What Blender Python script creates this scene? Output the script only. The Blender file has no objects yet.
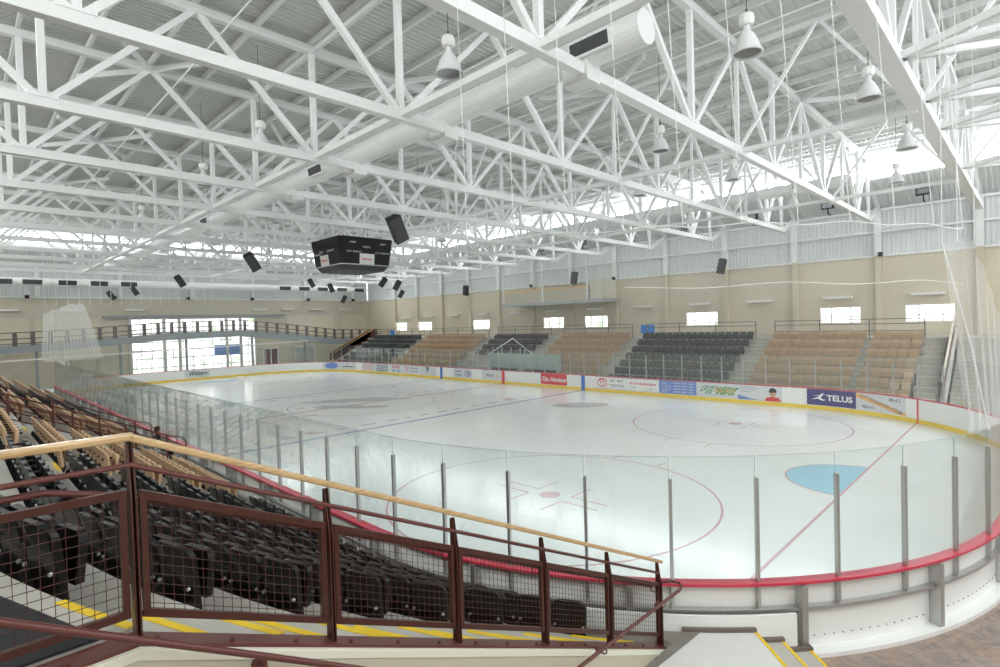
import bpy, math, random
from mathutils import Vector, Matrix
random.seed(7)
C = bpy.data.collections.new('arena'); bpy.context.scene.collection.children.link(C)
PI = math.pi
ORD = ['first','second','third','fourth','fifth','sixth','seventh','eighth','ninth','tenth','eleventh','twelfth','thirteenth','fourteenth','fifteenth','sixteenth','seventeenth','eighteenth','nineteenth','twentieth']
def ordn(n):
    if n <= 20: return ORD[n-1]
    t = ['twenty','thirty','forty','fifty','sixty','seventy','eighty','ninety'][n//10-2]; u = n % 10
    if u == 0: return t[:-1]+'ieth'
    return t+'-'+ORD[u-1]

# ------------------------------------------------------------------ materials
def mat(name, col, rough=.6, metal=0, spec=.4, coat=0, noise=0, nscale=4, emis=None):
    m = bpy.data.materials.new(name); m.use_nodes = True
    nt = m.node_tree; b = nt.nodes['Principled BSDF']
    b.inputs['Base Color'].default_value = (*col, 1); b.inputs['Roughness'].default_value = rough
    b.inputs['Metallic'].default_value = metal; b.inputs['Specular IOR Level'].default_value = spec
    b.inputs['Coat Weight'].default_value = coat; b.inputs['Coat Roughness'].default_value = .08
    if noise:
        tc = nt.nodes.new('ShaderNodeTexCoord'); n = nt.nodes.new('ShaderNodeTexNoise'); n.inputs['Scale'].default_value = nscale
        n.inputs['Detail'].default_value = 6
        r = nt.nodes.new('ShaderNodeMapRange'); r.inputs[3].default_value = 1-noise; r.inputs[4].default_value = 1+noise
        mx = nt.nodes.new('ShaderNodeVectorMath'); mx.operation = 'SCALE'; mx.inputs[0].default_value = col
        nt.links.new(tc.outputs['Object'], n.inputs['Vector']); nt.links.new(n.outputs[0], r.inputs[0])
        nt.links.new(r.outputs[0], mx.inputs['Scale']); nt.links.new(mx.outputs[0], b.inputs['Base Color'])
    if emis:
        b.inputs['Emission Color'].default_value = (*emis[0], 1); b.inputs['Emission Strength'].default_value = emis[1]
    return m
M = {}
M['steel'] = mat('white_painted_steel', (.87,.88,.875), .45, noise=.02, nscale=.7)
M['deck'] = mat('roof_deck', (.69,.71,.68), .6, noise=.03, nscale=.5)
M['girt'] = mat('corrugated_white', (.72,.74,.74), .5)
M['beige'] = mat('beige_wall', (.70,.63,.50), .8, noise=.03, nscale=1.5)
M['beige2'] = mat('beige_wall_lower', (.62,.57,.46), .8, noise=.03, nscale=1.5)
M['beige3'] = mat('beige_parapet', (.52,.47,.36), .7, noise=.03, nscale=3)
M['cream'] = mat('cream_cap', (.72,.69,.58), .6)
M['conc'] = mat('concrete', (.48,.46,.42), .75, noise=.12, nscale=3)
M['concl'] = mat('light_concrete', (.70,.70,.67), .75, noise=.06, nscale=6)
M['concd'] = mat('dark_concrete', (.23,.215,.19), .7, noise=.2, nscale=5)
M['yellow'] = mat('yellow_paint', (.85,.58,.03), .6, noise=.08, nscale=8)
M['kick'] = mat('yellow_kickplate', (.90,.65,.06), .4)
M['board'] = mat('white_board', (.86,.86,.84), .3, noise=.01)
M['red'] = mat('red_cap', (.60,.045,.085), .3)
M['redp'] = mat('red_paint', (.70,.05,.07), .4)
M['blue'] = mat('blue_paint', (.06,.17,.55), .4)
M['alu'] = mat('aluminium', (.55,.55,.54), .35, .8)
M['galv'] = mat('galvanised', (.52,.53,.53), .45, .4, noise=.05)
M['brown'] = mat('brown_paint', (.065,.018,.012), .35, noise=.1, nscale=12)
M['brown2'] = mat('maroon_paint', (.12,.034,.028), .35)
M['black'] = mat('black_plastic', (.005,.005,.005), .36, spec=.35)
M['blackm'] = mat('black_matt', (.015,.015,.016), .6)
M['dgrey'] = mat('dark_grey', (.06,.062,.065), .6)
M['tan'] = mat('tan_plastic', (.56,.37,.22), .5)
M['tand'] = mat('tan_plastic_far', (.50,.345,.22), .5)
M['blackf'] = mat('black_plastic_hazed', (.06,.066,.066), .5)  # distant black seats, their colour paled to carry the haze of the net
M['mat'] = mat('rubber_mat', (.018,.020,.024), .7, noise=.2, nscale=40)
M['grey'] = mat('grey_paint', (.32,.35,.37), .5)
M['white'] = mat('white_enamel', (.86,.86,.84), .35)
M['duct'] = mat('white_duct', (.82,.83,.82), .35, noise=.02)
M['navy'] = mat('navy_vinyl', (.055,.05,.20), .4)
M['lgrey'] = mat('pale_grey_vinyl', (.66,.68,.70), .4)
M['ltgrey'] = mat('mid_grey_print', (.20,.21,.25), .5)
M['cblue'] = mat('mid_blue_vinyl', (.16,.27,.62), .4)
M['orange'] = mat('orange_vinyl', (.90,.50,.14), .4)
M['green'] = mat('green_print', (.03,.30,.12), .4)
M['skin'] = mat('skin', (.55,.30,.20), .6)
M['pink'] = mat('pink_print', (.72,.45,.45), .4)
M['frost'] = mat('frosted_screen', (.48,.60,.57), .3)
M['lens'] = mat('lamp_lens', (.30,.31,.32), .2, .5)
M['shade'] = mat('lamp_shade', (.80,.81,.81), .35)
M['bluet'] = mat('blue_fabric', (.05,.25,.75), .7)
M['hair'] = mat('dark_hair', (.02,.015,.012), .6)
M['cloth'] = mat('black_cloth', (.02,.02,.022), .9)
M['heat'] = mat('grey_heater', (.55,.55,.53), .4, .3)

M['gbrown'] = mat('grey_brown_steel', (.17,.14,.13), .5)
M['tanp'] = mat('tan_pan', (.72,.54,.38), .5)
M['edgeb'] = mat('brown_rubber', (.16,.13,.11), .6)
M['gedge'] = mat('glass_edge', (.40,.52,.49), .2)
def wood():
    m = mat('oak_handrail', (.60,.36,.15), .35, coat=.2); nt = m.node_tree; b = nt.nodes['Principled BSDF']
    tc = nt.nodes.new('ShaderNodeTexCoord'); mp = nt.nodes.new('ShaderNodeMapping'); mp.inputs['Scale'].default_value = (60,2.0,60)
    n = nt.nodes.new('ShaderNodeTexNoise'); n.inputs['Scale'].default_value = 1.5; n.inputs['Detail'].default_value = 5
    cr = nt.nodes.new('ShaderNodeValToRGB'); cr.color_ramp.elements[0].color = (.42,.25,.11,1); cr.color_ramp.elements[1].color = (.62,.43,.23,1)
    cr.color_ramp.elements[0].position = .3; cr.color_ramp.elements[1].position = .7
    nt.links.new(tc.outputs['Object'], mp.inputs[0]); nt.links.new(mp.outputs[0], n.inputs['Vector']); nt.links.new(n.outputs[0], cr.inputs[0]); nt.links.new(cr.outputs[0], b.inputs['Base Color'])
    return m
M['wood'] = wood()
def ice():
    m = mat('ice', (.86,.895,.90), .14, spec=.4); nt = m.node_tree; b = nt.nodes['Principled BSDF']
    tc = nt.nodes.new('ShaderNodeTexCoord')
    n = nt.nodes.new('ShaderNodeTexNoise'); n.inputs['Scale'].default_value = .35; n.inputs['Detail'].default_value = 8
    mp = nt.nodes.new('ShaderNodeMapping'); mp.inputs['Scale'].default_value = (1,3,1); mp.inputs['Rotation'].default_value = (0,0,.6)
    n2 = nt.nodes.new('ShaderNodeTexNoise'); n2.inputs['Scale'].default_value = 2.2; n2.inputs['Detail'].default_value = 10
    r = nt.nodes.new('ShaderNodeMapRange'); r.inputs[1].default_value = .3; r.inputs[2].default_value = .75; r.inputs[3].default_value = .93; r.inputs[4].default_value = 1.03
    r2 = nt.nodes.new('ShaderNodeMapRange'); r2.inputs[1].default_value = .35; r2.inputs[2].default_value = .7; r2.inputs[3].default_value = .13; r2.inputs[4].default_value = .22
    mx = nt.nodes.new('ShaderNodeVectorMath'); mx.operation = 'SCALE'; mx.inputs[0].default_value = (.93,.95,.95)
    nt.links.new(tc.outputs['Object'], n.inputs['Vector']); nt.links.new(tc.outputs['Object'], mp.inputs[0]); nt.links.new(mp.outputs[0], n2.inputs['Vector'])
    nt.links.new(n.outputs[0], r.inputs[0]); nt.links.new(r.outputs[0], mx.inputs['Scale']); nt.links.new(mx.outputs[0], b.inputs['Base Color'])
    nt.links.new(n2.outputs[0], r2.inputs[0]); nt.links.new(r2.outputs[0], b.inputs['Roughness'])
    bp = nt.nodes.new('ShaderNodeBump'); bp.inputs['Strength'].default_value = .012; bp.inputs['Distance'].default_value = .01
    nt.links.new(n2.outputs[0], bp.inputs['Height']); nt.links.new(bp.outputs[0], b.inputs['Normal'])
    return m
M['ice'] = ice()
def icep(name, col): return mat(name, col, .18, spec=.5, noise=.08, nscale=3)
M['iblue'] = icep('ice_blue_line', (.40,.46,.66)); M['ired'] = icep('ice_red_line', (.72,.45,.50))
M['icre'] = icep('ice_crease', (.38,.68,.88)); M['igrey'] = icep('ice_grey_logo', (.56,.58,.60)); M['idot'] = icep('ice_red_dot', (.72,.47,.50))
def tile():
    m = mat('slate_tile', (.3,.22,.18), .35, spec=.5); nt = m.node_tree; b = nt.nodes['Principled BSDF']
    tc = nt.nodes.new('ShaderNodeTexCoord'); mp = nt.nodes.new('ShaderNodeMapping'); mp.inputs['Rotation'].default_value = (0,0,.35)
    br = nt.nodes.new('ShaderNodeTexBrick'); br.offset = 0; br.inputs['Scale'].default_value = 1; br.inputs['Brick Width'].default_value = .42; br.inputs['Row Height'].default_value = .42
    br.inputs['Mortar Size'].default_value = .006
    br.inputs['Color1'].default_value = (.33,.25,.20,1); br.inputs['Color2'].default_value = (.29,.26,.245,1); br.inputs['Mortar'].default_value = (.20,.17,.15,1)
    n = nt.nodes.new('ShaderNodeTexNoise'); n.inputs['Scale'].default_value = 5; n.inputs['Detail'].default_value = 8; n.inputs['Distortion'].default_value = 1.5
    cr = nt.nodes.new('ShaderNodeValToRGB'); cr.color_ramp.elements[0].color = (.74,.76,.80,1); cr.color_ramp.elements[1].color = (1.3,1.12,1.0,1)
    cr.color_ramp.elements[0].position = .35; cr.color_ramp.elements[1].position = .65
    mx = nt.nodes.new('ShaderNodeMix'); mx.data_type = 'RGBA'; mx.blend_type = 'MULTIPLY'; mx.inputs[0].default_value = 1
    nt.links.new(tc.outputs['Object'], mp.inputs[0]); nt.links.new(mp.outputs[0], br.inputs['Vector']); nt.links.new(tc.outputs['Object'], n.inputs['Vector'])
    nt.links.new(n.outputs[0], cr.inputs[0]); nt.links.new(br.outputs[0], mx.inputs[6]); nt.links.new(cr.outputs[0], mx.inputs[7]); nt.links.new(mx.outputs[2], b.inputs['Base Color'])
    return m
M['tile'] = tile()
def glass(name, col, k=1.0, veil=0.0):
    m = bpy.data.materials.new(name); m.use_nodes = True; nt = m.node_tree; nt.nodes.clear()
    o = nt.nodes.new('ShaderNodeOutputMaterial'); t = nt.nodes.new('ShaderNodeBsdfTransparent'); t.inputs[0].default_value = (*col,1)
    g = nt.nodes.new('ShaderNodeBsdfGlossy'); g.inputs['Roughness'].default_value = .02; g.inputs[0].default_value = (k,k,k,1)
    lw = nt.nodes.new('ShaderNodeLayerWeight'); pw = nt.nodes.new('ShaderNodeMath'); pw.operation = 'POWER'; pw.inputs[1].default_value = 4.5; f = nt.nodes.new('ShaderNodeMapRange'); f.inputs[3].default_value = .04
    lw.inputs[0].default_value = .5; nt.links.new(lw.outputs['Facing'], pw.inputs[0]); nt.links.new(pw.outputs[0], f.inputs[0]); mx = nt.nodes.new('ShaderNodeMixShader')
    nt.links.new(f.outputs[0], mx.inputs[0]); nt.links.new(t.outputs[0], mx.inputs[1]); nt.links.new(g.outputs[0], mx.inputs[2])
    out = mx
    if veil:  # pale diffuse share stands for the haze of reflections on the glass
        d = nt.nodes.new('ShaderNodeBsdfDiffuse'); d.inputs[0].default_value = (.75,.82,.80,1)
        m2 = nt.nodes.new('ShaderNodeMixShader'); m2.inputs[0].default_value = veil
        nt.links.new(mx.outputs[0], m2.inputs[1]); nt.links.new(d.outputs[0], m2.inputs[2]); out = m2
    nt.links.new(out.outputs[0], o.inputs[0]); return m
M['glass'] = glass('rink_glass', (.965,.985,.98), 1, .02)
M['glassf'] = glass('rink_glass_far', (.955,.975,.965), .8, .025)
def net(name, scale, line, alpha_k=1.0):
    # knotted diamond netting: the mesh's UV map runs in metres along and up the net
    m = bpy.data.materials.new(name); m.use_nodes = True; nt = m.node_tree; nt.nodes.clear()
    o = nt.nodes.new('ShaderNodeOutputMaterial'); t = nt.nodes.new('ShaderNodeBsdfTransparent'); d0 = nt.nodes.new('ShaderNodeBsdfDiffuse'); d0.inputs[0].default_value = (.95,.95,.94,1)
    tl = nt.nodes.new('ShaderNodeBsdfTranslucent'); tl.inputs[0].default_value = (.95,.95,.94,1); d = nt.nodes.new('ShaderNodeMixShader')
    nt.links.new(d0.outputs[0], d.inputs[1]); nt.links.new(tl.outputs[0], d.inputs[2])
    uv = nt.nodes.new('ShaderNodeUVMap'); sp = nt.nodes.new('ShaderNodeSeparateXYZ'); nt.links.new(uv.outputs[0], sp.inputs[0])
    def mth(op, a, b=None, c=None):
        n = nt.nodes.new('ShaderNodeMath'); n.operation = op
        for i, v in enumerate((a,b,c)):
            if v is None: continue
            if isinstance(v, (int,float)): n.inputs[i].default_value = v
            else: nt.links.new(v, n.inputs[i])
        return n.outputs[0]
    u = mth('MULTIPLY', sp.outputs[0], 1/scale); v = mth('MULTIPLY', sp.outputs[1], 1/(scale*1.35))
    masks = []
    for q in (mth('ADD', u, v), mth('SUBTRACT', u, v)):
        fr = mth('FRACT', q); masks.append(mth('LESS_THAN', fr, line))
    k = mth('MAXIMUM', masks[0], masks[1]); k = mth('MULTIPLY', k, alpha_k)
    mx = nt.nodes.new('ShaderNodeMixShader'); nt.links.new(k, mx.inputs[0]); nt.links.new(t.outputs[0], mx.inputs[1]); nt.links.new(d.outputs[0], mx.inputs[2]); nt.links.new(mx.outputs[0], o.inputs[0])
    return m
M['net'] = net('safety_net', .050, .14, .26)
M['netd'] = net('bunched_net', .04, .25, .45)
M['netf'] = net('gathered_net', .09, .3, .7)
def pane(name, strength, outdoors=False):
    m = bpy.data.materials.new(name); m.use_nodes = True; nt = m.node_tree; nt.nodes.clear()
    o = nt.nodes.new('ShaderNodeOutputMaterial'); e = nt.nodes.new('ShaderNodeEmission'); e.inputs[1].default_value = strength; e.inputs[0].default_value = (.94,.985,1,1)
    if outdoors:
        tc = nt.nodes.new('ShaderNodeTexCoord'); n = nt.nodes.new('ShaderNodeTexNoise'); n.inputs['Scale'].default_value = 1.1; n.inputs['Detail'].default_value = 5
        cr = nt.nodes.new('ShaderNodeValToRGB'); cr.color_ramp.elements[0].color = (.36,.50,.30,1); cr.color_ramp.elements[1].color = (1,1,1,1)
        cr.color_ramp.elements[0].position = .28; cr.color_ramp.elements[1].position = .52
        nt.links.new(tc.outputs['Object'], n.inputs['Vector']); nt.links.new(n.outputs[0], cr.inputs[0]); nt.links.new(cr.outputs[0], e.inputs[0])
    nt.links.new(e.outputs[0], o.inputs[0]); return m
DAY = 9.0
M['day'] = pane('daylight_clerestory', DAY); M['dayw'] = pane('daylight_window', .95, True); M['day2'] = pane('daylight_added', 5.2); M['daybig'] = pane('daylight_lobby', .6)  # the side pane glows for the added, unseen near clerestories

# ------------------------------------------------------------------ mesh builder
class MB:
    def __init__(s): s.v = []; s.f = []; s.uv = None; s.mi = []
    def quad(s, a, b, c, d, mi=0):
        n = len(s.v); s.v += [tuple(a),tuple(b),tuple(c),tuple(d)]; s.f.append((n,n+1,n+2,n+3)); s.mi.append(mi); return s
    def box(s, x0, x1, y0, y1, z0, z1, mi=0):
        n = len(s.v); s.v += [(x,y,z) for z in (z0,z1) for y in (y0,y1) for x in (x0,x1)]
        for f in ((0,2,3,1),(4,5,7,6),(0,1,5,4),(2,6,7,3),(0,4,6,2),(1,3,7,5)): s.f.append(tuple(n+i for i in f)); s.mi.append(mi)
        return s
    def bar(s, a, b, w, h=None, up=(0,0,1), mi=0):
        h = h or w; a = Vector(a); b = Vector(b); d = (b-a).normalized(); u = Vector(up)
        if abs(d.dot(u)) > .98: u = Vector((1,0,0))
        r = d.cross(u).normalized(); u = r.cross(d).normalized(); n = len(s.v)
        for p in (a,b):
            for i, j in ((-1,-1),(1,-1),(1,1),(-1,1)): s.v.append(tuple(p+r*(i*w/2)+u*(j*h/2)))
        for f in ((0,1,2,3),(7,6,5,4),(0,4,5,1),(1,5,6,2),(2,6,7,3),(3,7,4,0)): s.f.append(tuple(n+i for i in f)); s.mi.append(mi)
        return s
    def tube(s, pts, r, k=8, mi=0, cap=True):
        pts = [Vector(p) for p in pts]; n0 = len(s.v); rings = []
        pr = None
        for i, p in enumerate(pts):
            d = (pts[min(i+1,len(pts)-1)]-pts[max(i-1,0)]).normalized()
            if pr is None: u = Vector((0,0,1)) if abs(d.z) < .9 else Vector((1,0,0)); pr = d.cross(u).normalized()
            else: pr = (pr - d*pr.dot(d)).normalized()
            q = d.cross(pr); n = len(s.v); rr = r[i] if isinstance(r,(list,tuple)) else r
            for j in range(k): a = 2*PI*j/k; s.v.append(tuple(p+pr*(rr*math.cos(a))+q*(rr*math.sin(a))))
            rings.append(n)
        for a, b in zip(rings, rings[1:]):
            for j in range(k): s.f.append((a+j,a+(j+1)%k,b+(j+1)%k,b+j)); s.mi.append(mi)
        if cap: s.f.append(tuple(rings[0]+j for j in reversed(range(k)))); s.f.append(tuple(rings[-1]+j for j in range(k))); s.mi += [mi,mi]
        return s
    def lathe(s, prof, k=20, c=(0,0,0), mi=0):
        n = len(s.v)
        for r, z in prof:
            for j in range(k): a = 2*PI*j/k; s.v.append((c[0]+r*math.cos(a), c[1]+r*math.sin(a), c[2]+z))
        for i in range(len(prof)-1):
            for j in range(k): s.f.append((n+i*k+j,n+i*k+(j+1)%k,n+(i+1)*k+(j+1)%k,n+(i+1)*k+j)); s.mi.append(mi)
        return s
    def prism(s, poly, a, b, axis='y', mi=0):
        # poly of 2D points, extruded from a to b along the axis
        n = len(s.v); k = len(poly)
        for t in (a,b):
            for p in poly: s.v.append({'y':(p[0],t,p[1]),'x':(t,p[0],p[1]),'z':(p[0],p[1],t)}[axis])
        s.f.append(tuple(n+i for i in range(k))); s.f.append(tuple(n+k+i for i in reversed(range(k)))); s.mi += [mi,mi]
        for i in range(k): s.f.append((n+i,n+k+i,n+k+(i+1)%k,n+(i+1)%k)); s.mi.append(mi)
        return s
    def band(s, A, B, mi=0):
        for i in range(len(A)-1): s.quad(A[i],A[i+1],B[i+1],B[i],mi)
        return s
    def wall(s, P, z0, z1, mi=0): return s.band([(p[0],p[1],z0) for p in P], [(p[0],p[1],z1) for p in P], mi)
    def slab(s, A, B, z0, z1, mi=0):
        # closed ribbon solid between two plan polylines
        s.band([(p[0],p[1],z1) for p in A], [(p[0],p[1],z1) for p in B], mi); s.band([(p[0],p[1],z0) for p in B], [(p[0],p[1],z0) for p in A], mi)
        s.wall(B,z0,z1,mi); s.wall(A[::-1],z0,z1,mi)
        for a, b in ((A[0],B[0]),(B[-1],A[-1])): s.quad((a[0],a[1],z0),(b[0],b[1],z0),(b[0],b[1],z1),(a[0],a[1],z1),mi)
        return s
    def mesh(s, name, mats):
        me = bpy.data.meshes.new(name); me.from_pydata(s.v, [], s.f)
        for m in (mats if isinstance(mats,(list,tuple)) else [mats]): me.materials.append(M[m])
        if any(s.mi): me.polygons.foreach_set('material_index', s.mi)
        if s.uv:
            l = me.uv_layers.new(name='UVMap')
            for lp in me.loops: l.data[lp.index].uv = s.uv[lp.vertex_index]
        me.update(); return me
    def build(s, name, mats, parent=None, bevel=0, smooth=False):
        me = s.mesh(name, mats); o = bpy.data.objects.new(name, me); C.objects.link(o)
        if parent: o.parent = parent; 
        if bevel: 
            md = o.modifiers.new('bevel','BEVEL'); md.width = bevel; md.segments = 2; md.limit_method = 'ANGLE'
        if smooth:
            me.polygons.foreach_set('use_smooth', [True]*len(me.polygons))
        return o
def thing(name, label, cat, loc=(0,0,0), rz=0, group=None):
    o = bpy.data.objects.new(name, None); C.objects.link(o); o.location = loc; o.rotation_euler = (0,0,rz); o.empty_display_size = .1
    return tag(o, label, cat, group)
def tag(o, label, cat, group=None, kind=None):
    o['label'] = label; o['category'] = cat
    if group: o['group'] = group
    if kind: o['kind'] = kind
    return o
def struct(o, label=None):
    o['kind'] = 'structure'
    if label: o['label'] = label
    return o
def kids(o, _m={}):
    return [c for c in o.children]
def dup(root, loc, rz=0, label=None, ch=None, cat=None):
    r = root.copy(); C.objects.link(r); r.location = loc; r.rotation_euler = (0,0,rz)
    if label: r['label'] = label
    for c0, subs in (ch or []):
        c = c0.copy(); C.objects.link(c); c.parent = r
        for g in subs: d = g.copy(); C.objects.link(d); d.parent = c
    return r
def tree(root): return [(c, list(c.children)) for c in list(root.children)]
def text(name, s, size, matn, parent, loc, rot, italic=False, ext=.003, align='CENTER', sx=1, fat=.012):
    cu = bpy.data.curves.new(name, 'FONT'); cu.body = s; cu.size = size; cu.extrude = ext; cu.align_x = align; cu.align_y = 'CENTER'; cu.offset = size*fat
    if italic: cu.shear = .35
    tmp = bpy.data.objects.new('tmp', cu); C.objects.link(tmp); dg = bpy.context.evaluated_depsgraph_get()
    me = bpy.data.meshes.new_from_object(tmp.evaluated_get(dg)); bpy.data.objects.remove(tmp)
    me.materials.clear(); me.materials.append(M[matn]); o = bpy.data.objects.new(name, me); C.objects.link(o); o.parent = parent
    o.location = loc; o.rotation_euler = rot; o.scale = (sx,1,1); return o

# ------------------------------------------------------------------ rink geometry
W = 25.91; LN = 60.96; RC = 8.5
# camera (solved from the rink's painted lines)
CAM = Vector((.532,-5.684,4.958)); YAW, PIT, ROL, FPX = 2.35074, -.0197, -.0288, 545.417
def cam_axes():
    f = Vector((math.cos(YAW)*math.cos(PIT), math.sin(YAW)*math.cos(PIT), math.sin(PIT))); r = Vector((math.sin(YAW),-math.cos(YAW),0)); u = r.cross(f)
    c, s = math.cos(ROL), math.sin(ROL); return c*r+s*u, -s*r+c*u, f
AX = cam_axes()
cam = bpy.data.objects.new('camera', bpy.data.cameras.new('camera')); C.objects.link(cam)
m3 = Matrix((AX[0], AX[1], -AX[2])).transposed(); cam.matrix_world = Matrix.Translation(CAM) @ m3.to_4x4()
cam.data.sensor_width = 36; cam.data.lens = FPX*36/1000; cam.data.clip_start = .05; cam.data.clip_end = 300
bpy.context.scene.camera = cam
def project(p):
    d = Vector(p)-CAM; z = d.dot(AX[2]); return (500+FPX*d.dot(AX[0])/z, 333.5-FPX*d.dot(AX[1])/z, z) if z > .05 else (0,0,-1)
# nominal boundary parameter s (metres) starting at (-8.5,0), going round the near corner, near end, far corner, far side, far end, near side
SEG = [('arc',(-RC,RC),-90), ('line',(0,RC),(0,W-RC)), ('arc',(-RC,W-RC),0), ('line',(-RC,W),(-LN+RC,W)), ('arc',(-LN+RC,W-RC),90), ('line',(-LN,W-RC),(-LN,RC)), ('arc',(-LN+RC,RC),180), ('line',(-LN+RC,0),(-RC,0))]
LENS = [PI/2*RC, W-2*RC, PI/2*RC, LN-2*RC, PI/2*RC, W-2*RC, PI/2*RC, LN-2*RC]; PER = sum(LENS)
def bpt(s, off=0.0):
    s %= PER
    for g, l in zip(SEG, LENS):
        if s <= l+1e-9:
            if g[0] == 'arc':
                a = math.radians(g[2]) + s/RC; n = (math.cos(a), math.sin(a)); return (g[1][0]+(RC+off)*n[0], g[1][1]+(RC+off)*n[1], n)
            t = s/l; x = g[1][0]+(g[2][0]-g[1][0])*t; y = g[1][1]+(g[2][1]-g[1][1])*t
            dx, dy = g[2][0]-g[1][0], g[2][1]-g[1][1]; q = math.hypot(dx,dy); n = (dy/q,-dx/q); return (x+off*n[0], y+off*n[1], n)
        s -= l
def bpoly(s0, s1, off, step=.3):
    n = max(2, int(math.ceil((s1-s0)/step))+1); return [bpt(s0+(s1-s0)*i/(n-1), off) for i in range(n)]
S_FAR0 = sum(LENS[:3]); S_FAR1 = S_FAR0+LENS[3]; S_NEAR0 = PER-LENS[7]
def s_of_u(u, lo=S_FAR0-7, hi=S_FAR1+12):
    best = min((abs(project((*bpt(lo+(hi-lo)*i/3000)[:2], .6))[0]-u), lo+(hi-lo)*i/3000) for i in range(3001)); return best[1]
HB = 1.07

# ice sheet
def rink_poly(off=0, step=.3):
    return [(p[0],p[1]) for p in bpoly(0, PER-.001, off, step)]
mb = MB(); P = rink_poly(.02); mb.v = [(x,y,0) for x,y in P]+[(x,y,-.1) for x,y in P]; n = len(P)
mb.f = [tuple(range(n))]; mb.mi = [0]
ice_o = mb.build('ice_sheet', 'ice'); tag(ice_o, 'white ice surface of the hockey rink with painted lines', 'ice')
ice_o['label'] = 'smooth white hockey ice filling the rink inside the boards'
def paint(name, mb, m, label=None, z=.004):
    o = mb.build(name, m, ice_o)
    if label: o['label'] = label
    return o
def seg2(mb, a, b, w, z=.004):
    a = Vector((*a,z)); b = Vector((*b,z)); d = (b-a).normalized(); r = Vector((-d.y,d.x,0))*w/2; mb.quad(a-r,b-r,b+r,a+r)
def ring(mb, c, r, w, a0=0, a1=360, z=.004, k=72):
    for i in range(k):
        A = math.radians(a0+(a1-a0)*i/k); B = math.radians(a0+(a1-a0)*(i+1)/k)
        mb.quad(*[(c[0]+q*math.cos(t), c[1]+q*math.sin(t), z) for q, t in ((r-w/2,A),(r+w/2,A),(r+w/2,B),(r-w/2,B))])
def disc(mb, c, r, k=32, z=.004, a0=0, a1=360):
    n = len(mb.v); pts = [(c[0]+r*math.cos(math.radians(a0+(a1-a0)*i/k)), c[1]+r*math.sin(math.radians(a0+(a1-a0)*i/k)), z) for i in range(k+(a1-a0 < 360))]
    mb.v += pts; mb.f.append(tuple(range(n,n+len(pts)))); mb.mi.append(0)
GX = 3.35; XB = 22.55; XD = 9.45
def halfw(x):  # y range of the ice at a given x
    e = min(-x, LN+x)
    return 0 if e > RC else RC-math.sqrt(max(0,RC*RC-(RC-e)**2))
for x in (-XB, -LN+XB):
    mb = MB(); seg2(mb, (x,0), (x,W), .30); paint('blue_line', mb, 'iblue', 'faded blue line across the ice')
mb = MB(); seg2(mb, (-LN/2,0), (-LN/2,W), .30); paint('centre_line', mb, 'ired', 'faded red centre line across the ice')
for x in (-GX, -LN+GX):
    mb = MB(); h = halfw(x); seg2(mb, (x,h), (x,W-h), .07); paint('goal_line', mb, 'ired', 'thin red goal line')
    s = -1 if x > -30 else 1
    mb = MB(); disc(mb, (x,W/2), 1.83, 32, .003, 90 if s < 0 else -90, 270 if s < 0 else 90); paint('goal_crease', mb, 'icre', 'light blue half round goal crease')
    mb = MB(); ring(mb, (x,W/2), 1.83, .05, 90 if s < 0 else -90, 270 if s < 0 else 90, .005); paint('crease_outline', mb, 'ired')
    for y in (W/2-6.71, W/2+6.71):
        c = (-XD if s < 0 else -LN+XD, y)
        mb = MB(); ring(mb, c, 4.57, .06); paint('faceoff_circle', mb, 'ired', 'red end zone face-off circle')
        mb = MB(); disc(mb, c, .30); paint('faceoff_spot', mb, 'idot')
        mb = MB()
        for i in (-1,1):
            for j in (-1,1):
                x0, y0 = c[0]+i*.6, c[1]+j*.23; seg2(mb, (x0,y0), (x0+i*1.2,y0), .05); seg2(mb, (x0,y0), (x0,y0+j*.9), .05)
            for j in (-1,1): 
                xx = c[0]+i*.85; y0 = c[1]+j*4.57; seg2(mb, (xx,y0), (xx,y0+j*.6), .05)
        paint('faceoff_marks', mb, 'ired')
mb = MB(); ring(mb, (-LN/2,W/2), 4.57, .06); paint('centre_circle', mb, 'iblue', 'blue centre face-off circle')
for x in (-XB-1.5, -LN+XB+1.5):
    for y in (W/2-6.71, W/2+6.71):
        mb = MB(); disc(mb, (x,y), .3); paint('faceoff_spot', mb, 'idot')
def blob(c, rx, ry, amp, seed, rot=0, k=40, z=.006):
    rnd = random.Random(seed); ph = [(rnd.uniform(0,6.28), q, amp/q**.6) for q in (2,3,5,7,9)]; mb = MB(); pts = []
    for i in range(k):
        a = 2*PI*i/k; q = 1+sum(w*math.sin(f*a+p) for p, f, w in ph); x, y = rx*q*math.cos(a), ry*q*math.sin(a)
        pts.append((c[0]+x*math.cos(rot)-y*math.sin(rot), c[1]+x*math.sin(rot)+y*math.cos(rot), z))
    n = len(pts); mb.v = [(c[0],c[1],z)]+pts; mb.f = [(0,1+i,1+(i+1)%n) for i in range(n)]; mb.mi = [0]*n; return mb
o = blob((-32.3,13.6), 2.9, 1.1, .22, 3, .9); paint('centre_logo', blob((-30.0,11.6), 2.2, .7, .3, 9, .75, z=.0065), 'igrey', 'faded grey emblem at centre ice'); paint('centre_logo', o, 'igrey', 'faded grey emblem at centre ice')
paint('ice_logo', blob((-18.6,20.2), 1.7, .9, .04, 5, PI/4), 'igrey', 'faded grey oval sponsor mark')
paint('ice_logo', blob((-42.6,6.0), 1.7, .9, .04, 6, PI/4), 'igrey', 'faded grey oval sponsor mark')
rnd = random.Random(2)
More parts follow.
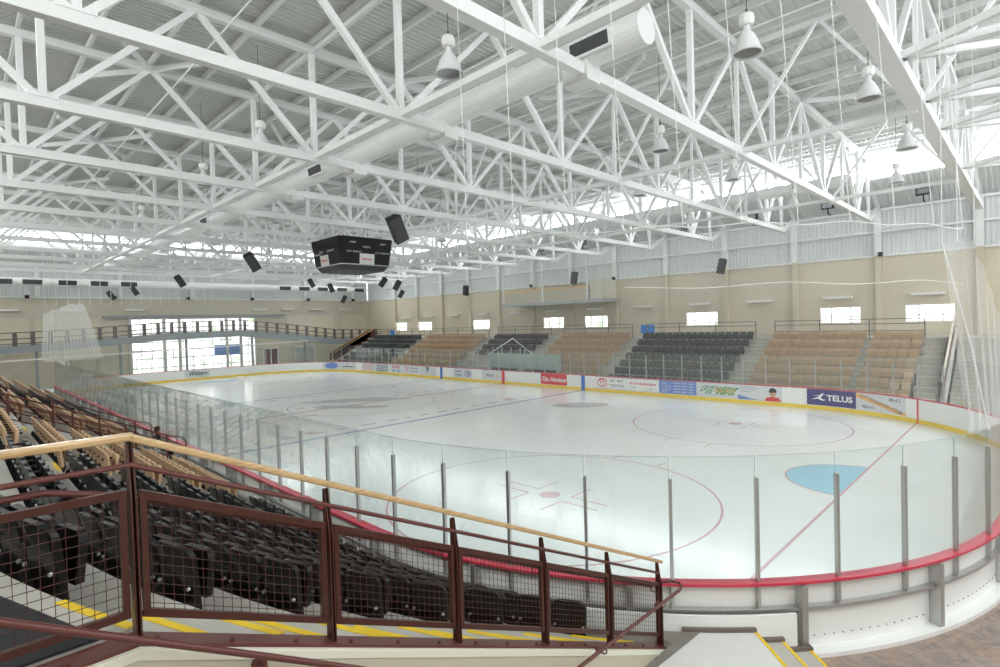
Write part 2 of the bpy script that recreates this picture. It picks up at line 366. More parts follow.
for x, y0, y1 in ((-23.7,2.0,21), (-32.0,5,22), (-37.3,3.5,22), (-28.9,4,8.5)):
    mb = MB(); y = y0
    while y < y1:
        l = rnd.uniform(.35,.9); seg2(mb, (x+rnd.uniform(-.05,.05),y), (x,y+l), .30); y += l+rnd.uniform(.5,.9)
    paint('line_lettering', mb, 'igrey', 'faded row of grey lettering beside a line')

# ------------------------------------------------------------------ dasher boards
boards = thing('rink_boards', 'white hockey dasher boards with red cap rail and advertisements around the ice', 'rink boards')
names = [('near corner',0,LENS[0]), ('near end',LENS[0],LENS[0]+LENS[1]), ('far right corner',LENS[0]+LENS[1],S_FAR0), ('far side',S_FAR0,S_FAR1), ('far left corner',S_FAR1,S_FAR1+LENS[4]), ('far end',S_FAR1+LENS[4],S_FAR1+LENS[4]+LENS[5]), ('left near corner',S_FAR1+LENS[4]+LENS[5],S_NEAR0), ('near side',S_NEAR0,PER)]
for nm, a, b in names:
    A = bpoly(a,b,0); B = bpoly(a,b,.03)
    MB().slab(A, B, .0, HB-.02).build('board_panel', 'board', boards)
    MB().slab(bpoly(a,b,-.02), bpoly(a,b,.16), HB-.02, HB+.02).build('cap_rail', 'red', boards, bevel=.006)['label'] = 'glossy red plastic cap rail'
    MB().slab(bpoly(a,b,-.015), bpoly(a,b,0), 0, .19).build('kick_plate', 'kick', boards)['label'] = 'yellow kick plate along the ice'
    MB().slab(bpoly(a,b,.03), bpoly(a,b,.13), .655, .70).build('mid_rail', 'alu', boards)
    MB().slab(bpoly(a,b,.02), bpoly(a,b,.24), -.02, .07).build('base_ledge', 'board', boards)['label'] = 'white base strip outside the boards'
ns = 130; SP = PER/ns; S0 = 6.73
def local_box(mb, s, t0, t1, o0, o1, z0, z1, mi=0):
    # box in boundary frame: t along, o outward
    p = bpt(s); n = p[2]; t = (-n[1], n[0]); pts = []
    for z in (z0,z1):
        for o_ in (o0,o1):
            for tt in (t0,t1): pts.append((p[0]+n[0]*o_+t[0]*tt, p[1]+n[1]*o_+t[1]*tt, z))
    k = len(mb.v); mb.v += pts
    for f in ((0,2,3,1),(4,5,7,6),(0,1,5,4),(2,6,7,3),(0,4,6,2),(1,3,7,5)): mb.f.append(tuple(k+i for i in f)); mb.mi.append(mi)
    return mb
for i in range(ns//2):
    s = (S0+SP/2+i*2*SP) % PER
    if S_FAR0-6 < s < S_FAR1+10: continue     # hidden behind the far boards
    mb = MB(); local_box(mb, s, -.045, .045, .03, .20, 0, HB-.03); mb.build('frame_post', 'alu', boards, bevel=.005)
mb = MB()
for i in range(260):
    s = .3+i*.155
    if s > 16: break
    p = bpt(s,.031); mb.tube([(p[0],p[1],.22), (p[0]+p[2][0]*.012,p[1]+p[2][1]*.012,.22)], .008, 6)
mb.build('bolt_row', 'dgrey', boards)
# vertical line stripes on the boards
for s, m, w, lb in ((S_FAR0+XB-RC,'blue',.15,'blue vertical stripe on the boards'), (S_FAR0+LN/2-RC,'redp',.15,'red vertical stripe on the boards'), (S_FAR0+LN-XB-RC,'blue',.15,'blue vertical stripe on the boards'), (s_of_u(918),'redp',.035,'thin red goal line stripe on the boards')):
    mb = MB(); local_box(mb, s, -w, w, -.022, 0, .0, HB-.02); mb.build('line_stripe', m, boards)['label'] = lb

# ---- advertisements on the far boards
adv_s = {}
def ad(u0, u1, base, label, z0=.22, z1=HB-.03):
    sa, sb = sorted((s_of_u(u0), s_of_u(u1)))
    mb = MB(); mb.slab(bpoly(sa,sb,-.008,.5), bpoly(sa,sb,0,.5), z0, z1); o = mb.build('advertisement', base, boards); o['label'] = label
    sm = (sa+sb)/2; p = bpt(sm,-.012); n = p[2]; rz = math.atan2(-n[0], n[1])
    # frame: text plane faces the ice (towards -n)
    adv_s[o.name] = sm
    return o, (p[0],p[1]), rz, (sb-sa), n
def T(adv, s, size, m, dx=0, z=.64, italic=False, sx=1, lift=0, rot=0, fat=.012):
    # lettering that follows the curve of the boards
    o, p, rz, w, n = adv; t = text('lettering', s, size, m, o, (0,0,0), (0,0,0), italic, .002, fat=fat); sm = adv_s[o.name]
    cr, sr = math.cos(rot), math.sin(rot)
    for v in t.data.vertices:
        x, y, d = v.co.x*sx, v.co.y, v.co.z; x, y = x*cr-y*sr, x*sr+y*cr
        q = bpt(sm-dx*w-x, -.013-lift-d); v.co = (q[0], q[1], z+y)
    return t
def flat(adv, polys, m, name='printed_shape', lift=0):
    # polys in ad plane: x right (metres from centre), z height
    o, p, rz, w, n = adv; mb = MB()
    for poly in polys:
        k = len(mb.v)
        for q in poly: b = bpt(adv_s[o.name]-q[0], -.013-lift); mb.v.append((b[0], b[1], q[1]))
        mb.f.append(tuple(range(k,k+len(poly)))); mb.mi.append(0)
    return mb.build(name, m, o)
def ell(cx, cz, rx, rz_, k=24): return [(cx+rx*math.cos(2*PI*i/k), cz+rz_*math.sin(2*PI*i/k)) for i in range(k)]
def ellring(cx, cz, rx, rz_, w, k=28):
    out = []
    for i in range(k):
        a, b = 2*PI*i/k, 2*PI*(i+1)/k
        out.append([(cx+rx*math.cos(a),cz+rz_*math.sin(a)), (cx+rx*math.cos(b),cz+rz_*math.sin(b)), (cx+(rx-w)*math.cos(b),cz+(rz_-w)*math.sin(b)), (cx+(rx-w)*math.cos(a),cz+(rz_-w)*math.sin(a))])
    return out
def bar2(x0, x1, z, h): return [(x0,z-h/2),(x1,z-h/2),(x1,z+h/2),(x0,z+h/2)]
a = ad(807,856,'navy','dark purple banner with a white swirl and white capital letters'); T(a,'TELUS',.40,'white',.17,.62,sx=1.1,fat=.03)
flat(a, [[(-.95,.50),(-.6,.66),(-.42,.86),(-.36,.86),(-.5,.60),(-.35,.52),(-.25,.56),(-.35,.47),(-.55,.50),(-.6,.56)], [(-.9,.70),(-.5,.76),(-.15,.82),(-.5,.72)]], 'white')
a = ad(856.6,906,'lgrey','pale banner with an orange diagonal stripe'); w = a[3]
flat(a, [[(-w/2+w*i/16, 1.02-.70*i/16-.11), (-w/2+w*(i+1)/16, 1.02-.70*(i+1)/16-.11), (-w/2+w*(i+1)/16, 1.02-.70*(i+1)/16+.02*(i > 0)), (-w/2+w*i/16, 1.02-.70*i/16+.02*(i > 1))] for i in range(16)], 'orange')
flat(a, [[(-w/2+w*i/16, max(.23,1.02-.70*i/16-.20)), (-w/2+w*(i+1)/16, max(.23,1.02-.70*(i+1)/16-.20)), (-w/2+w*(i+1)/16, 1.02-.70*(i+1)/16-.10), (-w/2+w*i/16, 1.02-.70*i/16-.10)] for i in range(16)], 'orange')
T(a,'OTTERHAWK.COM',.23,'ltgrey',0,.60,sx=1.05,lift=.006,rot=-math.atan2(.70,w))
T(a,"Mark's",.22,'ltgrey',-.27,.40,True); T(a,"Mark's",.22,'ltgrey',.27,.86,True)
a = ad(738,782,'lgrey','pale banner with small text and a portrait of a person in a red top'); w = a[3]
flat(a, [bar2(-w*.42,-w*.02,.9,.025), bar2(-w*.42,-w*.1,.78,.025), bar2(-w*.42,-w*.2,.66,.025)], 'ltgrey')
flat(a, [[(-w/2,.22),(w*.05,.22),(-w*.2,.3),(-w/2,.48)]], 'cblue')
flat(a, [[(w*.12,.22),(w*.16,.42),(w*.26,.47),(w*.34,.47),(w*.44,.42),(w*.48,.22)]], 'redp', 'portrait_top')
flat(a, [ell(w*.30,.68,.17,.22)], 'skin', 'portrait_face', .001); flat(a, [[(w*.30+.2*math.cos(t_),.74+.22*math.sin(t_)) for t_ in [i*PI/10-.1 for i in range(12)]]], 'hair', 'portrait_hair', .002)
a = ad(697,737.5,'lgrey','pale banner with large slanted green-edged letters, half white and half yellow'); w = a[3]
T(a,'SUB',.52,'green',-.22,.60,True,1.0,0,0,.10); T(a,'WAY',.52,'green',.19,.60,True,1.0,0,0,.10)
T(a,'SUB',.52,'white',-.22,.60,True,1.0,.006,0,.0); T(a,'WAY',.52,'orange',.19,.60,True,1.0,.006,0,0)
a = ad(659,696.5,'cblue','mid blue banner with pale roundels and rows of small white lettering'); w = a[3]
flat(a, ellring(-w*.36,.78,.15,.15,.04)+ellring(-w*.24,.55,.15,.15,.04)+ellring(-w*.36,.40,.12,.12,.04), 'lgrey')
flat(a, [bar2(x,x+l,z,.05) for z in (.9,.72,.54,.36) for x,l in ((-w*.10,.45),(w*.12,.35),(w*.3,.3))], 'lgrey')
a = ad(627,658.5,'board','white banner with a row of red capital letters'); T(a,'FRONT MARBLE MAIN',.21,'redp',0,.70,True,.92); flat(a, [bar2(-.8,-.5,.45,.04), bar2(.3,.8,.40,.03)], 'ltgrey')
flat(a, [bar2(-a[3]/2,a[3]/2,1.02,.02), bar2(-a[3]/2,a[3]/2,.24,.02)], 'ltgrey')
a = ad(595.5,626,'board','white banner with red linked ovals and grey lettering'); w = a[3]
flat(a, ellring(-w*.27,.64,.40,.30,.05)+ellring(-w*.27,.64,.15,.28,.04)+ellring(-w*.27,.78,.28,.10,.04), 'redp'); T(a,'RIC · MAC',.22,'ltgrey',.22,.80); T(a,'TOYOTA',.25,'ltgrey',.22,.46,sx=1.1)
flat(a, [bar2(-w/2,w/2,1.02,.02), bar2(-w/2,w/2,.24,.02)], 'ltgrey')
a = ad(541,567,'redp','bright red banner with white script lettering'); T(a,'Tim Hortons',.46,'white',0,.60,True,.95,0,0,.03)
a = ad(482,503,'lgrey','pale banner with grey name and a small orange mark'); T(a,'Aliant',.42,'ltgrey',-.12,.62,True); flat(a, [ell(.62,.6,.10,.10)], 'orange')
a = ad(453.5,472,'lgrey','pale banner with small navy lettering and a slanted H in an oval'); w = a[3]
T(a,'CAPITAL',.20,'navy',-.22,.78); T(a,'HYUNDAI',.20,'navy',-.22,.46); flat(a, ellring(w*.28,.62,.40,.26,.05), 'navy'); T(a,'H',.42,'navy',.28,.62,True)
for u0, u1, lb, txt, m_ in ((420,436,'pale banner with a small grey pendant mark','',None), (403,419.5,'pale banner with a pink triangle and grey lines','','pink'), (390,402.5,'pale banner with a red word','ROGERS','redp'), (375,389.5,'pale banner with grey lines of text','',None), (362,374.5,'pale banner with pink lines of text','','pink')):
    a = ad(u0,u1,'lgrey',lb); w = a[3]
    if txt: T(a,txt,.36,m_,0,.80); flat(a, [bar2(-w*.3,-w*.1,.42,.12), bar2(w*.1,w*.3,.42,.12)], 'cblue')
    elif u0 == 403: flat(a, [[(-w*.4,.9),(-w*.1,.9),(-w*.25,.4)]], 'pink'); flat(a, [bar2(-w*.02,w*.42,.8,.07), bar2(0,w*.4,.5,.07)], 'ltgrey')
    elif u0 == 420: flat(a, [[(-w*.15,1.0),(w*.1,1.0),(0,.5)], bar2(-w*.1,w*.05,.6,.1)], 'ltgrey')
    else: flat(a, [bar2(-w*.4,w*.4,z,.09) for z in (.9,.7,.5,.32)], m_ or 'ltgrey')
a = ad(340,356,'lgrey','pale banner with small grey lettering'); flat(a, [bar2(-a[3]*.35,a[3]*.3,.55,.12), ell(-.2,.85,.08,.08)], 'ltgrey')
a = ad(323,340,'lgrey','pale banner with a blue oval emblem'); flat(a, [ell(0,.64,.80,.34)], 'cblue'); T(a,'Ford',.42,'lgrey',0,.64,True,1,.006)
# far end board sign
def s_end(u):
    lo, hi = S_FAR1+LENS[4], S_FAR1+LENS[4]+LENS[5]+6; return min((abs(project((*bpt(lo+(hi-lo)*i/2000)[:2], .6))[0]-u), lo+(hi-lo)*i/2000) for i in range(2001))[1]
sa, sb = sorted((s_end(185), s_end(210))); mb = MB(); mb.slab(bpoly(sa,sb,-.008,.5), bpoly(sa,sb,0,.5), .24, HB-.03); o = mb.build('advertisement','lgrey',boards); o['label'] = 'grey banner with bold black lettering at the far end'
p = bpt((sa+sb)/2,-.012); n = p[2]; rz = math.atan2(-n[0], n[1]); text('lettering',"Witters",.55,'blackm',o,(p[0],p[1],.66),(PI/2,0,rz),True,.002)

# ------------------------------------------------------------------ glass panes and posts
def zone(s):
    s %= PER
    for nm, a, b in names:
        if a <= s <= b+1e-6: return nm, a, b
def gl_h(s):
    s %= PER; nm = zone(s)[0]
    return (2.62, 2.66) if nm in ('far side',) else (2.61, 2.92)
cnt = {}
for i in range(ns):
    s = (S0+i*SP) % PER; nm = zone(s)[0]; cnt[nm] = cnt.get(nm,0)+1; k = cnt[nm]
    ph, gh = gl_h(s); mb = MB()
    w = .022 if nm != 'far side' else .03
    local_box(mb, s, -w, w, .03, .10, .70, ph)
    m = 'alu'; o = mb.build('glass_post', m, None, bevel=.004)
    ref = {'near corner':'counting right from the left','near end':'from the near corner','far right corner':'from the right end boards','far side':'leftward from the goal line','far left corner':'past the far side straight','far end':'from the far left corner','left near corner':'from the far end','near side':'from the far end'}[nm]
    tag(o, 'metal glass post, %s boards, %s %s' % (nm, ordn(k), ref), 'post', 'posts between the rink glass panes')
    # pane between this post and the next
    s2 = s+SP; mb = MB(); e = .014
    gz0 = HB+.02
    Aa = bpoly(s+e, s2-e, .055, .31); Bb = bpoly(s+e, s2-e, .067, .31); mb.slab(Aa, Bb, gz0, gh)
    near = nm in ('near corner','near end') or (nm == 'near side' and s > PER-14)
    o = mb.build('rink_glass', 'glass' if near else 'glassf'); tag(o, 'clear rink glass, %s boards, %s %s' % (nm, ordn(k), ref), 'glass pane', 'glass panes around the rink')
    if near or (nm == 'near side' and s > PER-30):
        mb = MB(); mb.slab(bpoly(s+e,s2-e,.0555,.31), bpoly(s+e,s2-e,.0665,.31), gh, gh+.007); local_box(mb, s2, -e-.002, -e+.003, .055, .067, ph, gh); mb.build('glass_edge','gedge',o)

# ------------------------------------------------------------------ floors
mb = MB(); mb.box(-68.4, 9, -12, 37, -.14, -.12); struct(mb.build('floor', 'conc'))
mb = MB(); A = bpoly(0, LENS[0]+LENS[1]+LENS[2], .02, .3)
# tiled lobby floor round the near end
outer = [(9,p[1]) if False else (9, -3+i*(33/(len(A)-1))) for i, p in enumerate(A)]
mb = MB(); mb.box(-.0+.3, 9, -3.0, 33, -.02, .0)
Ai = [(p[0],p[1]) for p in bpoly(4.0, LENS[0]+LENS[1]+LENS[2]-.5, .05, .3)]
mb2 = MB(); mb2.band([(x,y,0.005) for x,y in Ai], [(9, -2.5+35*i/(len(Ai)-1), .005) for i in range(len(Ai))])
struct(mb2.build('floor', 'tile'), 'brown slate tiled floor beside the rink corner')
# concrete walkway behind far boards
struct(MB().box(-60.9, -3.2, W+.05, W+.9, -.10, .2).build('floor', 'concl'))
struct(MB().box(-68.3, -61.1, -6, W+11, -.10, .0).build('floor', 'concl'))

# ------------------------------------------------------------------ walls and lower roof
XE = -68.4; YF = 37.0; XN = 9.0; YN = -12.0
# window holes: far wall
WIN = [(-10.3,-7.9),(-5.5,-3.05),(-20.1,-17.5),(-30.25,-27.7),(-35.4,-32.8),(-46.0,-43.3),(-56.4,-53.7),(-61.6,-59.0)]
WZ0, WZ1 = 4.28, 5.35
xs = sorted(WIN)
mb = MB(); x = XE
mb.box(XE, XN, YF, YF+.2, -.1, WZ0); mb.box(XE, XN, YF, YF+.2, WZ1, 8.6)
for a, b in xs: mb.box(x, a, YF, YF+.2, WZ0, WZ1); x = b
mb.box(x, XN, YF, YF+.2, WZ0, WZ1); struct(mb.build('wall_far', 'beige'), 'tall beige wall behind the far grandstand')
for i, (a, b) in enumerate(sorted(WIN, reverse=True)):
    o = struct(MB().quad((a,YF+.12,WZ0),(b,YF+.12,WZ0),(b,YF+.12,WZ1),(a,YF+.12,WZ1)).build('window_%d' % (i+1), 'dayw'), 'bright small window in the far wall, %s from the right' % ordn(i+1))
    mb = MB(); w = b-a
    for q in (0, .28*1, .76, 1): mb.box(a+w*q-.03, a+w*q+.03, YF+.02, YF+.1, WZ0, WZ1)
    for z in (WZ0, WZ0+.42, WZ1): mb.box(a, b, YF+.02, YF+.1, z-.03, z+.03)
    mb.build('window_frame', 'white', o)
def corrug(mb, p0, p1, zc, z1, per=.25, dep=.04, nrm=(0,-1)):
    # vertical ribbed cladding between plan points p0,p1
    L = math.hypot(p1[0]-p0[0],p1[1]-p0[1]); n = int(L/per); d = ((p1[0]-p0[0])/L,(p1[1]-p0[1])/L)
    P = []
    for i in range(n):
        for t, q in ((0,0),(.4,0),(.5,1),(.9,1)):
            s = (i+t)*L/n; P.append((p0[0]+d[0]*s+nrm[0]*dep*q, p0[1]+d[1]*s+nrm[1]*dep*q))
    P.append(p1); mb.wall(P, zc, z1)
mb = MB(); corrug(mb, (XE,YF+.1), (XN,YF+.1), 8.6, 11.7); struct(mb.build('wall_upper_far', 'girt'), 'white ribbed metal cladding above the beige far wall')
mb = MB(); corrug(mb, (XE-.1,YF), (XE-.1,YN), 8.75, 11.7, nrm=(1,0)); struct(mb.build('wall_upper_end', 'girt'), 'white ribbed metal cladding above the beige end wall')
for z in (8.6, 10.15, 11.55):
    struct(MB().box(XE, XN, YF-.12, YF+.05, z-.07, z+.07).build('trim_1', 'steel')); struct(MB().box(XE-.05, XE+.12, YN, YF, z-.07+.1, z+.07+.1).build('trim_2', 'steel'))
# lower sloped roof (deck) from wall head up to the clerestory sill, far side and far end
YC = 34.3; XC = -65.2; ZS = 13.05; ZT = 14.65; ZW = 13.95
def slope_deck(mb, along, a, b):
    # along x: from (YF,11.7) up to (YC,ZS)
    n = int((b-a)/.25)
    for i in range(n):
        for t0, t1, h0, h1 in ((0,.45,0,0),(.45,.55,0,.05),(.55,.9,.05,.05),(.9,1,.05,0)):
            s0, s1 = a+(i+t0)*(b-a)/n, a+(i+t1)*(b-a)/n
            if along == 'x': mb.quad((s0,YF+.1,11.7-h0),(s1,YF+.1,11.7-h1),(s1,YC,ZS-h1),(s0,YC,ZS-h0))
            else: mb.quad((XE-.1,s0,11.7-h0),(XE-.1,s1,11.7-h1),(XC,s1,ZS-h1),(XC,s0,ZS-h0))
mb = MB(); slope_deck(mb, 'x', XE, XN); struct(mb.build('ceiling', 'girt'), 'ribbed white lower roof sloping above the far wall')
mb = MB(); slope_deck(mb, 'y', YN, YF); struct(mb.build('ceiling', 'girt'), 'ribbed white lower roof sloping above the end wall')
# clerestory glazing with mullions
wn = len(WIN)
def clere(nm, p0, p1, z0, z1, m, lab, step=1.65, inset=(0,-.06)):
    global wn; wn += 1
    o = struct(MB().quad((*p0,z0),(*p1,z0),(*p1,z1),(*p0,z1)).build('window_%d' % wn, m), lab)
    L = math.hypot(p1[0]-p0[0],p1[1]-p0[1]); n = int(L/step); mb = MB()
    for i in range(n+1):
        t = i/n; x, y = p0[0]+(p1[0]-p0[0])*t+inset[0], p0[1]+(p1[1]-p0[1])*t+inset[1]; mb.bar((x,y,z0),(x,y,z1),.06)
    for z in (z0,z1): mb.bar((p0[0]+inset[0],p0[1]+inset[1],z),(p1[0]+inset[0],p1[1]+inset[1],z),.1)
    mb.build('window_frame', 'steel', o); return o
struct(MB().box(XC,XN,YC,YC+.15,ZW,ZT+.05).build('wall_fascia','steel')); struct(MB().box(XC-.15,XC,YN,YC,14.5,ZT+.05).build('wall_fascia','steel')); struct(MB().box(XC-.15,XC,YN,YC,ZS,13.55).build('wall_fascia','steel'))
clere('f', (XC,YC), (XN,YC), ZS, ZW, 'day', 'long bright clerestory strip above the far side', inset=(0,-.08))
clere('e', (XC,YN), (XC,YC), 13.55, 14.5, 'day', 'bright clerestory strip above the far end', inset=(.08,0))
# far end wall with entrance glazing
EW0, EW1, EZ = 7.9, 21.0, 6.45
mb = MB(); mb.box(XE-.2, XE, YN, EW0, -.1, 8.75); mb.box(XE-.2, XE, EW1, YF, -.1, 8.75); mb.box(XE-.2, XE, EW0, EW1, EZ, 8.75)
struct(mb.build('wall_end', 'beige2'), 'beige wall at the far end with tall entrance glazing')
wn += 1
og = struct(MB().quad((XE-.15,EW0,-.1),(XE-.15,EW1,-.1),(XE-.15,EW1,EZ),(XE-.15,EW0,EZ)).build('window_%d' % wn, 'dayw'), 'tall bright entrance glazing in the far end wall')
mb = MB(); y = EW0
while y < EW1: mb.box(XE-.1, XE-.03, y-.03, y+.03, 0, EZ); y += 1.02
for z in (.05, 1.1, 2.1, 3.0, 3.9, 4.9, EZ): mb.box(XE-.1, XE-.03, EW0, EW1, z-.045, z+.045)
mb.build('glazing_bars', 'heat', og)
mb = MB()
for y in (EW0, 11.1, 12.6, 17.6, 19.2, EW1): mb.box(XE-.02, XE+.25, y-.15, y+.15, 0, 6.8)
mb.build('glazing_post', 'heat', og)
MB().box(XE-.02, XE+.4, 5.6, 24.6, 6.6, 6.85).build('header_beam', 'grey', og)
MB().box(XE-.02, XE+.2, 16.2, 19.0, 2.1, 3.3).build('blue_sign', 'cblue', og)['label'] = 'blue sign seen through the glazing'
for y0, y1 in ((-5,-.2),(.2,5.4),(25,31.5),(32.6,36.5)):
    struct(MB().box(XE, XE+.06, y0, y1, 3.2, 6.75).build('trim_3', 'beige')); struct(MB().box(XE, XE+.1, y0, y1, 6.75, 6.87).build('trim_3', 'heat'))
# doors under the ramp
for i, (y0, y1) in enumerate(((21.9,23.7),(25.9,28.6))):
    d = struct(MB().box(XE, XE+.08, y0, y1, 0, 2.5).build('door_%d' % (i+1), 'heat' if i else 'brown2'), 'double door in the end wall under the ramp')
    mb = MB(); 
    for y in (y0, (y0+y1)/2, y1): mb.box(XE+.05, XE+.14, y-.06, y+.06, 0, 2.6)
    mb.box(XE+.05, XE+.14, y0, y1, 2.5, 2.62); mb.build('door_frame', 'white', d)
# near side and near end walls (behind the camera), lobby glazing
struct(MB().box(XE, XN, YN-.2, YN, -.1, 12.9).build('wall_near', 'beige2'))
clere('s', (XC,YN-.05), (XN,YN-.05), 12.9, 14.65, 'day2', 'clerestory strip above the near side wall behind the camera', inset=(0,.08))  # glowing strip out of view, added to brighten ceiling and roof steel
struct(MB().box(XN, XN+.2, YN, YF, -.1, 3.0).build('wall_right', 'beige2')); struct(MB().box(XN, XN+.2, YN, YF, 11.5, 12.6).build('wall_right', 'girt')); clere('r', (XN+.05,YN), (XN+.05,YC), 12.6, 14.65, 'day2', 'clerestory strip above the near end wall', inset=(-.08,0))  # the strip on top is added out of view to light truss faces
struct(MB().box(XN, XN+.2, YN, -4, 3, 11.5).build('wall_right', 'beige2')); struct(MB().box(XN, XN+.2, 30, YF, 3, 11.5).build('wall_right', 'beige2'))
clere('n', (XN,-4), (XN,30), 3.0, 11.5, 'daybig', 'tall lobby glazing at the near end', 1.7, (-.08,0))
# roof deck, ribs along y
mb = MB(); n = 330; a, b = XC-.1, XN
for i in range(n):
    for t0, t1, h0, h1 in ((0,.4,0,0),(.4,.5,0,.045),(.5,.9,.045,.045),(.9,1,.045,0)):
        s0, s1 = a+(i+t0)*(b-a)/n, a+(i+t1)*(b-a)/n; mb.quad((s0,YN,ZT+h0),(s1,YN,ZT+h1),(s1,YC,ZT+h1),(s0,YC,ZT+h0))
struct(mb.build('ceiling', 'deck'), 'pale ribbed metal roof deck above the trusses')
# wall columns
XT = [-1.9-4.95*i for i in range(13)]
for i, x in enumerate([3.05]+XT):
    mb = MB(); mb.box(x-.16, x+.16, YF-.30, YF-.02, 3.1, 8.6, 0); mb.box(x-.18, x+.18, YF-.34, YF-.02, 8.6, 11.6, 1)
    o = mb.build('wall_column', ['beige','steel']); tag(o, 'wall column on the far wall, white above and beige below, %s from the right' % ordn(i+1), 'column', 'columns along the far wall')
for i, y in enumerate((-5,.5,7.2,14,20.8,27.5,34.5)):
    mb = MB(); mb.box(XE+.02, XE+.34, y-.2, y+.2, 8.8, 11.6, 0)
    tag(mb.build('wall_column', 'steel'), 'white steel column above the far end wall, %s from the left' % ordn(i+1), 'column', 'columns along the far end wall')

# ------------------------------------------------------------------ roof trusses (spanning across the rink)
ZB = 10.66; ZC = 14.25; NB = [-10.9+7.04*k for k in range(7)]      # bottom panel points: ...3.2, 10.2, 17.3, 24.3, 31.3
def make_truss(girder=False):
    t = thing('roof_truss', '', 'roof truss', group='white steel trusses across the arena roof')
    w, h = (.42,.30) if girder else (.24,.27); zb = ZB+(.18 if girder else 0)
    yE = 34.4 if not girder else 36.2
    MB().bar((0,YN,zb),(0,yE,zb),w,h).build('bottom_chord','steel',t,bevel=.01)
    MB().bar((0,YN,ZC),(0,32.9,ZC),.24,.24).build('top_chord','steel',t)
    MB().bar((0,32.9,ZC),(0,YF-.2,11.75),.22,.22).build('raking_chord','steel',t)
    MB().bar((0,yE,zb),(0,YF-.2,zb+(1.0 if not girder else .3)),w*.9,h*.9).build('kicker','steel',t)
    for k, y in enumerate(NB):
        if y > 5-30 :
            MB().bar((0,y,zb),(0,y,ZC),.16).build('vertical','steel',t)
        y2 = y+3.52
        top2 = ZC if y2 < 33 else ZC
        if y2 < 33.5:
            MB().bar((0,y,zb),(0,y2,ZC),.15).build('diagonal','steel',t)
            if y+7.04 < 34: MB().bar((0,y+7.04,zb),(0,y2,ZC),.15).build('diagonal','steel',t)
            if y2 > 10: MB().bar((0,y2,zb),(0,y2,ZC),.12).build('hanger','steel',t)
        if not girder or True:
            pass
    MB().bar((0,31.3,zb),(0,33.4,ZC-.2),.14).build('diagonal','steel',t); MB().bar((0,yE-.1,zb),(0,33.5,ZC-.3),.13).build('diagonal','steel',t)
    MB().bar((0,yE-.2,zb),(0,yE-.2,13.1),.13).build('vertical','steel',t)
    for y in NB[1:]:
        mb = MB(); mb.box(-.14 if not girder else -.23, .14 if not girder else .23, y-.3, y+.3, zb+.1, zb+.16); mb.build('gusset_plate','steel',t)
    return t
g = make_truss(True); g.location = (XT[0],0,0); g['label'] = 'wide heavy white roof truss crossing the upper right, nearest the camera'
t0 = make_truss(); t0.location = (XT[1],0,0); t0['label'] = 'white steel roof truss crossing the rink, second from the near end'
ch = tree(t0)
for i, x in enumerate(XT[2:]): dup(t0, (x,0,0), 0, 'white steel roof truss crossing the rink, %s from the near end' % ordn(i+3), ch)
dup(t0, (3.05,0,0), 0, 'white steel roof truss behind the nearest heavy one at the right edge', ch)
# longitudinal bracing lines
for y, nm in ((3.2,'above the near glass'), (13.9,'above the middle of the ice'), (25.9,'above the far boards')):
    t = thing('roof_brace', 'long white roof brace running the length of the rink %s' % nm, 'roof brace', (0,y,0), group='lengthwise roof braces')
    w = .26 if y < 5 else .17
    MB().bar((XT[-1],0,ZB+.02),(XT[0],0,ZB+.02),w,.16).build('bottom_rail','steel',t)
    MB().bar((XC,0,ZC-.05),(XN,0,ZC-.05),.12,.14).build('top_rail','steel',t)
    X2 = [3.05]+XT
    for a, b in zip(X2, X2[1:]):
        mid = (a+b)/2
        if y != 3.2: MB().bar((a,0,ZB+.1),(mid,0,ZC),.10).build('diagonal','steel',t); MB().bar((b,0,ZB+.1),(mid,0,ZC),.10).build('diagonal','steel',t)
    # splayed struts in the roof plane
mbs = []
yy = [NB[k]+3.52 for k in range(1,6)]
for i, x in enumerate(XT[:9]):
    for j, y in enumerate(yy):
        if (i+j) % 2: continue
        mb = MB()
        for dx in (-1,1):
            for dy in (-1,1): mb.bar((0,0,0), (dx*2.45, dy*1.76, .05), .10, .18)
        o = mb.build('splayed_brace', 'steel'); o.location = (x,y,ZC-.02); tag(o, 'splayed white roof brace star at the %s truss, %s node from the near side' % (ordn(i+1), ordn(j+1)), 'roof brace', 'splayed braces under the roof deck')
# bottom plane fans at the right edge
for y in NB[2:6]+[13.9]:
    mb = MB()
    for dy in (-2.6,0,2.6): mb.bar((0,0,0),(4.9,dy,0),.14,.16)
    o = mb.build('bracing_fan', 'steel'); o.location = (XT[0]+.1,y,ZB+.25); tag(o, 'three white struts fanning right from the heavy truss, %.0f metres across the hall' % (y+5.7), 'roof brace', 'strut fans at the right edge')
# purlins
py = []; y = -10.9
while y < 33.5: py.append(y); y += 1.76
p0 = MB().bar((XC,0,0),(XN,0,0),.09,.22).build('roof_purlin','steel'); p0.location = (0,py[0],ZC+.25)
tag(p0, 'white purlin under the roof deck, first from the near wall', 'purlin', 'purlins under the roof deck')
for i, y in enumerate(py[1:]):
    o = p0.copy(); C.objects.link(o); o.location.y = y; o['label'] = 'white purlin under the roof deck, %s from the near wall' % ordn(i+2)
# sloped end bay rafters
for i, x in enumerate([-.5-2.47*k for k in range(26)]):
    pass
# sprinkler pipes
for i, y in enumerate((0.4, 7.5, 12.2, 18.6, 24.8)):
    mb = MB(); mb.tube([(-64,y,ZC-.35),(8,y,ZC-.35)], .03, 6)
    tag(mb.build('sprinkler_pipe','steel'), 'thin white sprinkler pipe under the purlins, %s from the near side' % ordn(i+1), 'pipe', 'sprinkler pipes')
